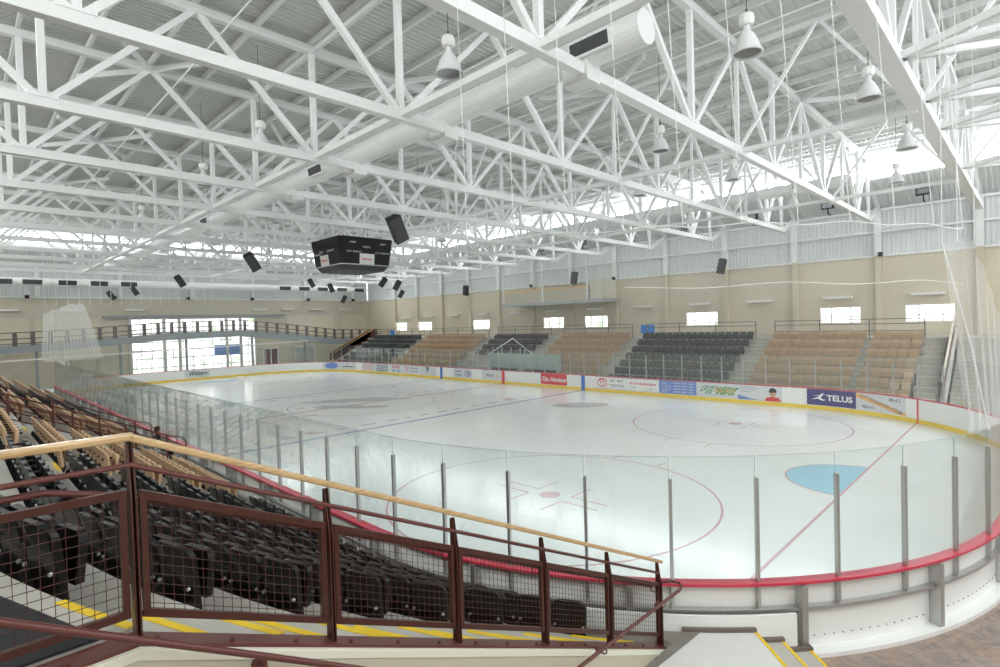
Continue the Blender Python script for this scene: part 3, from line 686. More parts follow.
# ducts
def duct(p0, p1, r, name, label, grilles, side, gl=1.1, gh=.28):
    t = thing(name, label, 'duct'); p0 = Vector(p0); p1 = Vector(p1); d = (p1-p0).normalized()
    MB().tube([p0,p1], r, 24).build('duct_shell','duct',t, smooth=False)
    L = (p1-p0).length; k = 1
    while k*2.4 < L: c = p0+d*k*2.4; MB().tube([c-d*.02,c+d*.02], r+.015, 24).build('duct_seam','duct',t); k += 1
    for gpos in grilles:
        c = p0+d*gpos; s = Vector(side).normalized(); up = Vector((0,0,1)); up = (up - s*up.dot(s)).normalized()
        mb = MB(); mb.bar(c-d*gl/2+s*(r*.9), c+d*gl/2+s*(r*.9), .16, gh+.1, up); fr = mb.build('vent_box','duct',t)
        mb = MB(); mb.bar(c-d*(gl/2-.05)+s*(r*.9+.085), c+d*(gl/2-.05)+s*(r*.9+.085), .01, gh, up); mb.build('grille','dgrey',fr)
    return t
duct((-5.3,4.85,11.10), (-60,4.85,11.12), .36, 'air_duct', 'large round white duct beside the roof brace with a capped near end', [1.2,14,27], (.0,-1,-.15))
duct((-6.8,30.2,12.45), (-62,30.2,12.45), .34, 'air_duct', 'long round white duct high above the far grandstand', [], (0,-1,-.2))
duct((-66.6,YN+.3,10.05), (-66.6,35.6,10.05), .40, 'air_duct', 'round white duct with dark grilles along the far end wall', [y-YN-.3 for y in (-2.1,0,2.6,5.1,7.6,24,26.5,29,31.8,34.4)], (1,0,-.1), 1.5, .46)
for k in range(10):
    x = -7-5.0*k
    mb = MB(); mb.box(x-.35, x+.35, 4.6, 5.1, 10.4, 10.85); tag(mb.build('duct_hanger_box','duct'), 'white square branch box under the large roof duct, %s from the near end' % ordn(k+1), 'duct box', 'branch boxes under the roof duct')

# ------------------------------------------------------------------ high-bay lamps
def make_lamp():
    t = thing('high_bay_lamp', '', 'ceiling lamp', group='high bay lamps hanging from the roof')
    MB().lathe([(.0,.62),(.07,.62),(.075,.50),(.10,.45),(.16,.38),(.23,.24),(.29,.07),(.31,0),(.335,-.01),(.335,-.04),(.30,-.04),(.27,.06),(.14,.34),(0,.36)], 24).build('lamp_shade','shade',t,smooth=True)
    MB().lathe([(0,.012),(.285,.012),(.285,0),(0,0)],24).build('lens','lens',t)
    mb = MB(); mb.lathe([(0,.60),(.13,.60),(.17,.66),(.17,.80),(.13,.86),(0,.86)],8); mb.build('ballast_box','white',t,bevel=.02)
    MB().tube([(0,0,.88),(0,0,3.3)],.008,6).build('cord','dgrey',t)
    mb = MB(); mb.tube([(0,0,.86),(.03,0,.93),(0,0,1.0),(-.03,0,.93),(0,0,.87)],.008,6); mb.build('hook','dgrey',t); return t
lp = [(-4.12,7.22,'large close lamp at top centre right'), (-9.35,2.85,'large close lamp at upper centre left'), (-2.8,12.5,'lamp beside the heavy truss'), (-8.98,12.3,'small lamp under the duct end'), (-2.85,19.1,'lamp beyond the heavy truss at right'), (-4.1,25.2,'lamp below the bright clerestory at right'), (-8.9,18.5,'lamp in the middle right among trusses'), (-17.5,1.7,'lamp at upper left of the scoreboard'), (-13.1,17.9,'lamp between the second and third trusses'), (-8.95,26.8,'lamp before the far duct at right'), (-14.9,27.0,'lamp before the far duct at mid picture'), (-18.4,17.4,'small lamp right of centre near the far duct'), (-34.1,5.3,'small lamp left of the scoreboard'), (-47.5,2.5,'tiny lamp at far left'), (-56.7,2.2,'tiniest lamp at far left')]
L0 = make_lamp(); L0.location = (*lp[0][:2],10.9); L0['label'] = 'silver high bay lamp on a cord, '+lp[0][2]; ch = tree(L0)
for x, y, s in lp[1:]: dup(L0, (x,y,10.9), 0, 'silver high bay lamp on a cord, '+s, ch)
k = 0
for i in range(2,11):
    for j, y in enumerate((1.8,7.4,12.6,19.2,25.2)):
        x = -4.3-4.95*i+(-.6 if j % 2 else .6)
        if i < 4 or (i+j) % 2: continue
        if j == 0 and i > 6: continue
        dup(L0, (x,y,10.9), 0, 'silver high bay lamp far down the hall, %s bay, %s row from the near side' % (ordn(i+1), ordn(j+1)), ch)

# ------------------------------------------------------------------ scoreboard
sb_ = thing('scoreboard', 'black eight-sided scoreboard hanging over centre ice', 'scoreboard', (-31.2,12.95,0))
c8 = lambda r, ry, z, q=.88: [(x,y,z) for x, y in ((r,-ry*q),(r,ry*q),(r*q,ry),(-r*q,ry),(-r,ry*q),(-r,-ry*q),(-r*q,-ry),(r*q,-ry))]
def loft(mb, A, B):
    n = len(A)
    for i in range(n): mb.quad(A[i],A[(i+1)%n],B[(i+1)%n],B[i])
    return mb
mb = MB(); top = c8(1.95,1.95,10.5); bot = c8(1.75,1.75,8.85); loft(mb, bot, top); mb.v += top+bot; n = len(mb.v); mb.f += [tuple(range(n-16,n-8)), tuple(reversed(range(n-8,n)))]; mb.mi += [0,0]
mb.build('display_cabinet','blackm',sb_)
mb = MB(); loft(mb, c8(1.5,1.5,8.5), c8(1.73,1.73,8.83)); n = len(mb.v); mb.v += c8(1.5,1.5,8.5); mb.f.append(tuple(reversed(range(n,n+8)))); mb.mi.append(0); mb.build('lower_skirt','dgrey',sb_)
mb = MB(); A = c8(1.78,1.78,8.83); 
for i in range(8): mb.bar(A[i],A[(i+1)%8],.05)
mb.build('skirt_trim','alu',sb_)
def face_panel(face, u, z, w, h, name, m, txt=None, tm='white', ts=.2):
    # face centres of the tapered cabinet: +x face and -y face etc.
    A = c8(1.95,1.95,10.5); Bq = c8(1.75,1.75,8.85); i = face; a1, a2 = Vector(A[i]), Vector(A[(i+1)%8]); b1, b2 = Vector(Bq[i]), Vector(Bq[(i+1)%8])
    t = (z-8.85)/1.7; p1 = b1.lerp(a1,t); p2 = b2.lerp(a2,t); c = p1.lerp(p2,u); d = (p2-p1).normalized(); up = ((a1+a2)/2-(b1+b2)/2).normalized(); nn = d.cross(up).normalized()
    c = c+nn*.02; mb = MB(); mb.quad(c-d*w/2-up*h/2, c+d*w/2-up*h/2, c+d*w/2+up*h/2, c-d*w/2+up*h/2); o = mb.build(name, m, sb_)
    if txt:
        mt = Matrix((d,up,nn)).transposed().to_4x4(); e = mt.to_euler(); text('lettering', txt, ts, tm, o, c+nn*.012, e)
    return o
# faces turned to the camera: 7 (r*q,-ry)->(r,-ry*q) corner, 0 +x, 6 -y
for f_, lst in ((0, ((.18,10.2,'HOME'),(.82,10.2,'GUEST'),(.47,9.95,'PERIOD'),(.10,9.62,'PLYR'),(.27,9.62,'PENALTY'),(.72,9.62,'PLYR'),(.89,9.62,'PENALTY'))), (6, ((.34,9.75,'PERIOD'),(.10,9.62,'PLYR'),(.24,9.62,'PENALTY'),(.60,9.75,'PLYR'),(.74,9.75,'PENALTY')))):
    for u, z, tx in lst: face_panel(f_, u, z, .02, .02, 'caption', 'blackm', tx, 'lgrey', .15)
for f_, u in ((0,.49),(6,.42)):
    o = face_panel(f_, u, 9.2, 1.05, .66, 'sponsor_panel', 'board', 'Redmans', 'redp', .2); o['label'] = 'white sponsor panel with red lettering'
for x, y in ((-1.4,-1.4),(1.4,-1.4),(1.4,1.4),(-1.4,1.4)): MB().tube([(x,y,10.5),(x*.8,y*.8,14.2)],.02,6).build('suspension_cable','alu',sb_)

# ------------------------------------------------------------------ loudspeakers
def make_speaker():
    t = thing('loudspeaker', '', 'loudspeaker', group='black loudspeakers hung over the rink')
    MB().prism([(-.30,-.22),(.30,-.22),(.22,.25),(-.22,.25)], -.55, .55, 'z').build('cabinet','blackm',t,bevel=.02)
    MB().box(-.26,.26,-.235,-.22,-.5,.5).build('grille','dgrey',t)
    mb = MB(); mb.bar((0,.1,.5),(0,.1,.8),.03); mb.build('bracket','alu',t); return t
SPK = [(397,229,9.6,1.0,-2.5,.45,'largest, just right of the scoreboard'), (252,262,9.6,1.0,-2.4,.5,'hanging left of the scoreboard'), (180,281,9.3,.85,-2.4,.5,'small, second left of the scoreboard'), (134,291,9.0,.8,-2.4,.5,'small, above the entrance glazing at left'), (105,298,9.0,.8,-2.3,.5,'smallest at far left'),
       (311,284,9.2,.75,-2.4,.5,'lower left of the scoreboard'), (331,288,9.0,.7,-2.3,.4,'below the scoreboard'), (344,299,8.8,.6,-2.4,-.4,'tiny, below the scoreboard'), (383,282,9.4,.72,-2.2,-.5,'right below the scoreboard'), (397,285,9.4,.7,-2.2,-.4,'right below the scoreboard, in the middle of three'), (401,294,9,.55,-2.2,-.4,'right below the scoreboard, lowest of three')]
def backproj_d(u, v, depth): return CAM + AX[0]*((u-500)/FPX*depth) + AX[1]*((333.5-v)/FPX*depth) + AX[2]*depth
K0 = make_speaker(); ch = tree(K0); first = True
# hall positions of the speakers
spx = [(-18.2,7.4,8.92),(-33.4,7.4,9.07),(-48,7.4,9.01),(-63,7.4,9.15),(-64.3,5.7,8.75),(-48.2,18.5,9.2),(-44.5,18.5,8.5),(-42.3,18.5,7.4),(-36.2,18.5,8.43),(-34.3,18.5,8.06),(-33.8,18.5,7.35)]
for (u,v,z,sc,rz,tl,lb), q in zip(SPK, spx):
    if first: o = K0; first = False
    else: o = dup(K0, q, 0, None, ch)
    o.location = q; o['label'] = 'black hanging loudspeaker, '+lb; o.scale = (sc,)*3; o.rotation_euler = (.35, -tl*1.1, 2.35-PI/2+.5)
for i, (x, z, lb) in enumerate(((-16.5,8.75,'under the truss end above the black seat block'), (-30.3,8.95,'above the balcony box'), (-45.5,8.7,'on the far wall far left'))):
    o = dup(K0, (x,35.6,z), PI*.1, 'black loudspeaker near the far wall, '+lb, ch); o.rotation_euler = (.3,.25,.3)
# small black wall sensors and lights on columns
def small(name, mb, m, loc, label, cat, group): o = mb.build(name, m); o.location = loc; return tag(o, label, cat, group)
for i, x in enumerate((-6.7,-26.7,-36.6,-46.5)): small('wall_sensor', MB().box(-.12,.12,-.2,0,-.14,.14), 'blackm', (x,YF-.34,8.65), 'small black box on the far wall column, %s from the right' % ordn(i+1), 'sensor', 'small black boxes on the walls')
for i, y in enumerate((-.3,6.6,13.5,20.6,27.8,34.4)): small('wall_sensor', MB().box(0,.3,-.16,.16,-.16,.16), 'blackm', (XE+.35,y,8.72), 'small black box on the far end wall, %s from the left' % ordn(i+1), 'sensor', 'small black boxes on the end wall')
for i, x in enumerate((-4.3,-9.3,-14.1,-19.1,-24,-29,-34)):
    t = thing('flood_light', 'square black floodlight above the far wall, %s from the right' % ordn(i+1), 'floodlight', (x,35.2,11.83), 0, 'floodlights above the far wall')
    MB().box(-.36,.36,-.12,.12,-.02,.42).build('housing','blackm',t); MB().box(-.28,.28,-.135,-.12,.05,.36).build('lens','lens',t); mb = MB(); mb.bar((0,0,0),(0,.1,-.35),.06); mb.bar((0,.1,-.35),(0,.7,-.35),.05); mb.build('bracket','blackm',t)
for i, x in enumerate((-4.3,-9.2,-14.2,-18.8,-23.9,-29,-34,-39,-44,-49,-54,-59)): small('wall_heater', MB().box(-.85,.85,-.35,0,-.08,.08), 'white', (x,YF-.02,6.0), 'white strip light on the far wall, %s from the right' % ordn(i+1), 'strip light', 'strip lights on the far wall')
for i, y in enumerate((-6,-1.8,3,8.4,21.5,25.2,29,33)): small('wall_heater', MB().box(0,.35,-.85,.85,-.08,.08), 'white', (XE+.02,y,7.45), 'white strip light on the far end wall, %s from the left' % ordn(i+1), 'strip light', 'strip lights on the end wall')

# ------------------------------------------------------------------ grandstands
NR = [9.41+.83*j-RC for j in range(7)]       # nosing offsets outside the boards line
NZ = [.64+.425*j for j in range(7)]
def npoly(off, x0, x1=-60.0, step=.3):
    R = RC+off; P = []
    if x0 > -RC:
        a0 = math.acos(max(-1,min(1,(x0+RC)/R))); n = 40
        for i in range(n+1):
            a = -a0 - (PI/2-a0)*i/n; P.append((-RC+R*math.cos(a), RC+R*math.sin(a)))
    else: P.append((x0,-off))
    if x1 < P[-1][0]-.01: P.append((x1,-off))
    return P
XR = -3.36       # inner face of the rail wall
gs = thing('near_grandstand', 'stepped concrete terrace under the near seats curving round the rink corner', 'grandstand')
offs = [.27]+NR+[6.9]; zs = [.22]+NZ
for j in range(8):
    z = zs[j]; o1 = offs[j]; o2 = offs[j+1]; zb_ = zs[j-1] if j else 0
    mb = MB(); A = npoly(o1, XR); B = npoly(o2+.02, XR); mb.slab([(x,y) for x,y in A], [(x,y) for x,y in B], zb_-.05 if j else 0, z)
    mb.build('terrace_step','conc',gs)
# half steps and yellow nosings beside the railing
def stripe(off, z, xa, xb, name='nosing_stripe'):
    mb = MB(); A = npoly(off, xa, -8.5); B = npoly(off+.055, xa, -8.5)
    def clip(P): return [p for p in P if p[0] >= xb-.02]
    A = [p for p in npoly(off, xa, -8.5)]; k = max(2, sum(1 for p in A if p[0] >= xb)+1); mb.slab(A[:k], npoly(off+.055, xa, -8.5)[:k], z, z+.006); return mb.build(name,'yellow',gs)
for j in range(7):
    stripe(NR[j]-.005, NZ[j], XR, -4.05)
    if j < 7:
        o = NR[j]-.36; z = NZ[j]-.2125
        if j > 0:
            A = npoly(o, XR, -8.5); B = npoly(NR[j], XR, -8.5); k = sum(1 for p in A if p[0] >= -4.1)+1
            MB().slab(A[:k], B[:k], z-.3, z).build('half_step','conc',gs); stripe(o-.005, z, XR, -4.05)
# aisle nosings between seat blocks
for xa, xb in ((-13.9,-12.95),(-20.3,-19.4)):
    for j in range(7): MB().box(xa, xb, -NR[j]-.06, -NR[j]+.005, NZ[j], NZ[j]+.006).build('nosing_stripe','yellow',gs)
# black rubber mat on the landing
mb = MB(); A = npoly(6.22, XR+.0, -8.5); B = npoly(9.0, XR+.0, -8.5)
mt = mb.prism([(-3.345,-5.12),(-4.5,-5.50),(-8,-6.3),(-8,-9),(-3.345,-9)], NZ[6], NZ[6]+.016, 'z').build('rubber_mat','mat'); tag(mt, 'black rubber floor mat on the upper landing behind the railing', 'floor mat')
# upper concourse behind the last row
struct(MB().slab(npoly(6.9,XR), npoly(9.0,XR), 0, NZ[6]-.01).build('floor','conc'), 'upper concrete concourse behind the near seats')

# seats ---------------------------------------------------------------
def shell(mb, w=.485, z0=.24, z1=.86, tilt=.06, y0=-.02, th=.045):
    # rounded moulded backrest, leaning back; back side at -y
    prof = []; k = 6; r = .13
    for i in range(k+1): a = PI/2*i/k; prof.append((w/2-r+r*math.sin(a)-0, z1-r+r*math.cos(a)))
    pts = [(-x,z) for x,z in prof][::-1] if False else None
    right = [(w/2-r+r*math.sin(PI/2*i/k), z1-r+r*math.cos(PI/2*i/k)) for i in range(k+1)]
    left = [(-x,z) for x,z in right][::-1]
    poly = left[0:0]+[(-x,z) for x,z in reversed(right)]+right+[(w/2-.02,z0+.04),(w/2-.07,z0),(-w/2+.07,z0),(-w/2+.02,z0+.04)]
    # order: start left-bottom -> up left -> top -> right -> bottom
    n = len(mb.v); m = len(poly)
    for t in (0,1):
        for x, z in poly:
            yy = y0 - (z-z0)*tilt*2 - (th if t else 0) + .05*(abs(x)/(w/2))**2*(1 if True else 0); mb.v.append((x,yy,z))
    mb.f.append(tuple(range(n,n+m))); mb.f.append(tuple(n+m+i for i in reversed(range(m)))); mb.mi += [0,0]
    for i in range(m): mb.f.append((n+i,n+m+i,n+m+(i+1)%m,n+(i+1)%m)); mb.mi.append(0)
    return mb
def pan(mb, w=.41, z0=.36, z1=.74, y0=.06, th=.06):
    k = 4; r = .08; poly = [(-w/2+r-r*math.cos(PI/2*i/k), z1-r+r*math.sin(PI/2*i/k)) for i in range(k+1)]+[(w/2-r+r*math.sin(PI/2*i/k), z1-r+r*math.cos(PI/2*i/k)) for i in range(k+1)]+[(w/2,z0),(-w/2,z0)]
    n = len(mb.v); m = len(poly)
    for t in (0,1):
        for x, z in poly: mb.v.append((x, y0+(z-z0)*.12+(th if t else 0), z))
    mb.f.append(tuple(n+i for i in reversed(range(m)))); mb.f.append(tuple(n+m+i for i in range(m))); mb.mi += [0,0]
    for i in range(m): mb.f.append((n+(i+1)%m,n+m+(i+1)%m,n+m+i,n+i)); mb.mi.append(0)
    return mb
def make_seat(cmat, name):
    t = thing('stadium_seat', '', 'seat', group='%s tip-up seats in the grandstands' % name)
    shell(MB()).build('backrest',cmat,t)
    pan(MB()).build('seat_pan',cmat,t)
    mb = MB(); mb.prism([(-.10,.0),(.02,.0),(.10,.16),(.06,.34),(-.02,.46),(-.10,.44),(-.16,.20)], -.265, -.235, 'x'); mb.build('side_stand','blackm',t)
    mb = MB(); mb.tube([(-.25,-.10,.62),(-.25,.06,.64),(-.25,.24,.60)],.022,6); mb.tube([(-.25,-.02,.44),(-.25,-.02,.63)],.016,6); mb.build('armrest','blackm',t)
    mb = MB(); mb.tube([(-.20,-.075,.50),(-.20,-.095,.50)],.017,8); mb.tube([(.20,-.075,.50),(.20,-.095,.50)],.017,8); mb.build('bolt','alu',t); return t
protoB = make_seat('black','black'); protoT = make_seat('tan','tan')
chB = tree(protoB); chT = tree(protoT)
usedB = usedT = False
def far_mesh(m):
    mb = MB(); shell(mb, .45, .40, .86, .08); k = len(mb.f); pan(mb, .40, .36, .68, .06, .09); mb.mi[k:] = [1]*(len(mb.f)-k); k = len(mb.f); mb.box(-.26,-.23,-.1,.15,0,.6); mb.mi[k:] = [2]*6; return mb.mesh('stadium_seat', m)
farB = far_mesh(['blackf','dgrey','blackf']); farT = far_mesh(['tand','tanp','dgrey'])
SEATS = []   # (colour, pos, rz, label, side)
PITCH = .50
for j in range(7):
    off = NR[j]-.16; R = RC+off; z = zs[j]
    a_end = math.acos(((-4.42 if j else -3.95)+RC)/R); a = a_end+.27/R; k = 1
    while a < PI/2-.01:
        x, y = -RC+R*math.cos(-a), RC+R*math.sin(-a); SEATS.append(('B',(x,y,z),-a+PI/2,'black tip-up seat, near corner, row %s up, %s from the railing' % (ordn(j+1),ordn(k)),'near')); a += PITCH/R; k += 1
    x = -RC-(a-PI/2)*R
    while x > -12.75: SEATS.append(('B',(x,-off,z),0,'black tip-up seat, near corner, row %s up, %s from the railing' % (ordn(j+1),ordn(k)),'near')); x -= PITCH; k += 1
    for x0, x1, c, nm in ((-14.1,-19.3,'T','first tan near block'), (-24.4,-31.5,'T','tan near block past the opening'), (-32.2,-42,'B','distant black near block'), (-43,-52,'T','farthest tan near block')):
        x = x0-.25; k = 1
        while x > x1+.2: SEATS.append((c,(x,-off,z),0,'%s seat, %s, %s row up, %s along' % ('tan' if c == 'T' else 'black',nm,ordn(j+1),ordn(k)),'near')); x -= PITCH; k += 1
FB = [(-3.92,-6.25,'T','rightmost tan block',5),(-6.55,-11.65,'T','wide tan block',11),(-12.85,-21.0,'B','right black block',17),(-22.1,-29.0,'T','middle tan block',14),(-30.4,-37.1,'B','middle black block',14),(-38.4,-47.8,'T','left tan block',19),(-48.8,-58.6,'B','far left black block',20)]
FY = [W+NR[j] for j in range(7)]; FZ = [.28+.455*j for j in range(7)]
for j in range(7):
    for x0, x1, c, nm, n in FB:
        if 'middle black' in nm and j < 3: continue
        for k in range(n):
            x = x0+(x1-x0)*(k+.5)/n
            if nm == 'middle tan block' and ((j < 2 and x < -25.5) or (j == 2 and x < -26.3)): continue
            SEATS.append((c,(x,FY[j]-.16,FZ[j]),PI,'%s seat, %s of far stand, %s row up, %s from right' % ('tan' if c == 'T' else 'black',nm,ordn(j+1),ordn(k+1)),'far'))
L = []
for _ in (0,):
    for s in SEATS:
        u, v, d = project((s[1][0],s[1][1],s[1][2]+.7)); vis = d > 0 and -40 < u < 1040 and v < 700
        if vis: L.append((d,s))
    L.sort(key=lambda q: q[0]); ind, rest = L[:300], L[300:]
    for d, s in ind:
        col = s[0]
        if s[4] == 'near' and d < 30:
            if col == 'B':
                if not usedB: o = protoB; o.location = s[1]; o.rotation_euler = (0,0,s[2]); usedB = True
                else: o = dup(protoB, s[1], s[2], None, chB)
            else:
                if not usedT: o = protoT; o.location = s[1]; o.rotation_euler = (0,0,s[2]); usedT = True
                else: o = dup(protoT, s[1], s[2], None, chT)
            o['label'] = s[3]
        else:
            o = bpy.data.objects.new('stadium_seat', farB if col == 'B' else farT); C.objects.link(o); o.location = s[1]; o.rotation_euler = (0,0,s[2])
            tag(o, s[3], 'seat', '%s tip-up seats in the grandstands' % ('black' if col == 'B' else 'tan'))
    if rest:
        mb = MB(); base = MB(); shell(base, .45, .40, .86, .08); pan(base, .42, .40, .70, .04, .07)
        for d, s in rest:
            ci = 0 if s[0] == 'B' else 1
            Rm = Matrix.Translation(s[1]) @ Matrix.Rotation(s[2],4,'Z'); n = len(mb.v); mb.v += [tuple(Rm @ Vector(v)) for v in base.v]; mb.f += [tuple(n+i for i in f) for f in base.f]; mb.mi += [ci]*len(base.f)
        o = mb.build('stadium_seats',['blackf','tand']); tag(o, 'distant rows of charcoal and tan tip-up seats in the farther blocks of both stands', 'seats', None, 'stuff')

# far stand terraces
fg = thing('far_grandstand', 'stepped concrete terrace carrying the seat blocks of the far stand', 'grandstand')
fo = [W+.9]+FY+[YF-.38]; fz = FZ+[FZ[6]+.455]
for j in range(8):
    MB().box(-60.2, -2.95, fo[j] if j else W+.9, fo[j+1]+.02, 0 if j < 1 else fz[j-1]-.05, fz[j]).build('terrace_step','conc',fg)
for xa, xb in ((-12.75,-11.75),(-22.0,-21.1),(-30.3,-29.1),(-38.3,-37.2),(-48.7,-47.9),(-3.85,-3.0)):
    for j in range(7):
        MB().box(xa, xb, FY[j]-.40, FY[j], FZ[j], FZ[j]+.227).build('half_step','conc',fg); MB().box(xa, xb, FY[j]-.01, FY[j]+.30, FZ[j]+.455, FZ[j]+.462).build('step_edge','cream',fg)
        MB().box(xa, xb, FY[j]-.42, FY[j]-.36, FZ[j]+.227, FZ[j]+.234).build('step_edge','cream',fg)
# wide far stair at the right
ws = thing('wide_stair', 'wide pale concrete stair right of the far seats', 'stair')
for i in range(19):
    z = .18*(i+1); y = W+1.3+i*.30; mb = MB(); mb.box(-2.55, 3.2, y, YF-.03 if i == 18 else y+.62, z-.18-.1, z, 0); mb.build('stair_tread','conc',ws)
    MB().box(-2.55, 3.2, y-.005, y+.05, z, z+.006).build('tread_edge','orange' if False else 'cream',ws)
# solid balustrade with a sloping wooden rail between them
bl = thing('stair_balustrade', 'sloping solid balustrade with pale wooden top rail by the far right stairs', 'balustrade')
y0, y1 = W+1.2, W+7.2
MB().prism([(y0,0),(y0,.75),(y1,3.95),(y1,3.2)], -2.82, -2.66, 'x').build('side_panel','concl',bl); MB().prism([(y0,.75),(y0,1.5),(y1,4.7),(y1,3.95)], -2.75, -2.73, 'x').build('rail_panel','brown2',bl)
MB().bar((-2.74,y0,1.55),(-2.74,y1,4.75),.09,.09).build('top_rail','cream',bl); 
mb = MB()
for t in (0,.25,.5,.75,1): mb.bar((-2.74,y0+(y1-y0)*t,1.3+3.2*t),(-2.74,y0+(y1-y0)*t,1.55+3.2*t),.05)
mb.build('rail_post','brown2',bl)
# guard rails behind top row
for i, (x0, x1) in enumerate(((-3.95,-11.7),(-12.9,-21),(-22.2,-29),(-30.4,-37.1),(-38.4,-47.8),(-48.8,-58.6))):
    t = thing('guard_rail', 'thin metal guard rail behind the top row of the far stand, %s from the right' % ordn(i+1), 'guard rail', (0,FY[6]+.35,FZ[6]+.455), 0, 'guard rails behind the far top row')
    for z in (.40,.80,1.08): MB().bar((x0,0,z),(x1,0,z),.045).build('rail','gbrown',t)
    n = max(2,int(abs(x1-x0)/2.2))
    for k in range(n+1): x = x0+(x1-x0)*k/n; MB().bar((x,0,0),(x,0,1.08),.05).build('post','gbrown',t)
# far left stair rails with wooden handrail
t = thing('stair_railing', 'brown stair railing with wooden rails rising at the far left of the far stand', 'railing')
for dx in (0,1.6):
    MB().bar((-61.2+dx*0,27.0+dx*.4,1.9),(-61.2,32.8+dx*.4,4.7),.1).build('top_rail','wood',t); MB().prism([(27.0+dx*.4,.9),(27.0+dx*.4,1.8),(32.8+dx*.4,4.6),(32.8+dx*.4,3.6)], -61.25, -61.2,'x').build('side_panel','brown2',t)
# penalty boxes: frosted screens
for i, (x0, x1, y) in enumerate(((-29.4,-25.7,27.4),(-33.1,-29.9,27.4))):
    t = thing('penalty_box', 'greenish frosted glass penalty box behind the far boards, %s one' % ('right' if i == 0 else 'left'), 'penalty box', (0,y,0))
    for k in range(3):
        a = x0+(x1-x0)*k/3; b = x0+(x1-x0)*(k+1)/3; MB().box(a+.03,b-.03,-.02,.02,.76,2.35).build('screen','frost',t)
    for k in range(4): a = x0+(x1-x0)*k/3; MB().box(a-.03,a+.03,-.04,.04,.74,2.9).build('post','alu',t)
    MB().box(x0-.02,x0+.02,-.5,0,.76,2.35).build('side_screen','frost',t); MB().box(x0+.3,x1-.3,-.5,-.2,.74,1.15).build('bench','dgrey',t)
mb = MB(); mb.bar((-34.2,27.9,2.2),(-31.2,27.9,3.6),.08); mb.bar((-31.2,27.9,3.6),(-29.0,27.9,2.3),.05); mb.bar((-34.2,27.9,.3),(-34.2,27.9,2.2),.06); mb.bar((-29,27.9,.3),(-29,27.9,2.3),.06)
tag(mb.build('box_canopy_frame','steel'), 'white sloping pipe frame above the penalty boxes', 'frame')
# press box
pb = thing('press_box', 'beige balcony box hung from roof rods on the far wall', 'press box')
MB().box(-38.6,-27.8,34.4,34.52,6.85,7.95).build('front_panel','beige',pb); MB().box(-38.6,-38.5,34.4,YF-.35,6.85,7.95).build('side_panel','beige',pb)
MB().box(-38.7,-26.3,34.2,YF-.02,6.55,6.85).build('floor_slab','galv',pb); MB().box(-27.9,-26.5,34.4,YF-.36,6.85,8.5).build('stair_enclosure','cream',pb)
mb = MB(); mb.box(-38.6,-27.9,34.36,34.56,7.95,8.02); mb.build('top_trim','orange',pb)['label'] = 'orange-brown trim line'
MB().box(-38.3,-28,34.36,34.39,6.95,7.85).build('front_cladding','beige2',pb)
for x in (-38.4,-33.2,-28.0): MB().bar((x,34.35,6.8),(x,34.35,10.6),.12).build('hanger_rod','steel',pb)
# blue banner and little dark object at the top of the far stand
o = MB().box(-22.2,-21.0,33.38,33.42,3.75,4.45).build('blue_banner','bluet'); tag(o, 'small blue cloth draped over the far guard rail above the black seats', 'cloth')
o = MB().box(-57.5,-56.6,33.38,33.42,3.75,4.4).build('blue_banner','bluet'); tag(o, 'small blue cloth on the guard rail at the far left stand', 'cloth')

# ------------------------------------------------------------------ ramp / elevated walkway along the far end
rp = thing('elevated_walkway', 'grey elevated walkway ramp crossing in front of the end glazing', 'walkway')
rpts = [(-12,4.0),(-2.5,4.15),(2,4.3),(10,4.85),(18,5.0),(24,4.35),(30,3.55),(36.8,3.4)]
for (a,za),(b,zb2) in zip(rpts,rpts[1:]):
    MB().prism([(a,za-.75),(a,za),(b,zb2),(b,zb2-.75)], -66.4, -64.9, 'x').build('deck_beam','grey',rp)
def rz_at(y):
    for (a,za),(b,zb2) in zip(rpts,rpts[1:]):
        if a <= y <= b: return za+(zb2-za)*(y-a)/(b-a)
    return 4
mbp = MB(); y = -11.5; i = 0
while y < 36.5:
    z = rz_at(y); MB().box(-65.0,-64.86,y-.16,y+.16,z-.1,z+1.15).build('guard_post','gbrown',rp); y += 1.25
for dz in (.12,.55,1.12):
    mb = MB()
    for (a,za),(b,zb2) in zip(rpts,rpts[1:]): mb.bar((-64.93,a,za+dz),(-64.93,b,zb2+dz),.09)
    mb.build('guard_rail','gbrown',rp)
for y in (-6,0,6.5,12.5,19.5,26): MB().bar((-65.6,y,0),(-65.6,y,rz_at(y)-.7),.22).build('column','grey',rp)
mb = MB(); mb.bar((-64.8,-11,2.6),(-64.8,26,3.4),.12); mb.build('pipe','white',rp)

# ------------------------------------------------------------------ near stair wall, railing, handrails
nw = thing('stair_parapet', 'beige parapet wall under the brown railing at the bottom of the picture', 'parapet')
yb = [(-11.9,3.17),(-4.96,3.17),(1.14,.40)]
MB().prism([(-11.9,-.1),(-11.9,3.10),(-4.99,3.10),(1.17,.31),(1.17,-.1)], -3.34, -3.12, 'x').build('wall_body','beige3',nw)
MB().prism([(-11.9,3.10),(-11.9,3.16),(-4.97,3.16),(1.18,.37),(1.18,.30),(-4.99,3.10)], -3.36, -3.11, 'x').build('cap','cream',nw,bevel=.006)
rl = thing('stair_railing', 'brown steel railing with wire mesh infill and pale wooden handrail in the foreground', 'railing')
PL = [(-4.96,3.17),(-3.74,2.60),(-2.52,2.04),(-1.30,1.49),(-.08,.94),(1.14,.40)]
PU = [(-9.9,3.17),(-8.25,3.17),(-6.6,3.17),(-4.96,3.17)]
XRL = -3.25
def zz(y): return 3.17 if y <= -4.96 else 3.17-(y+4.96)*(3.17-.40)/6.10
H = 1.185
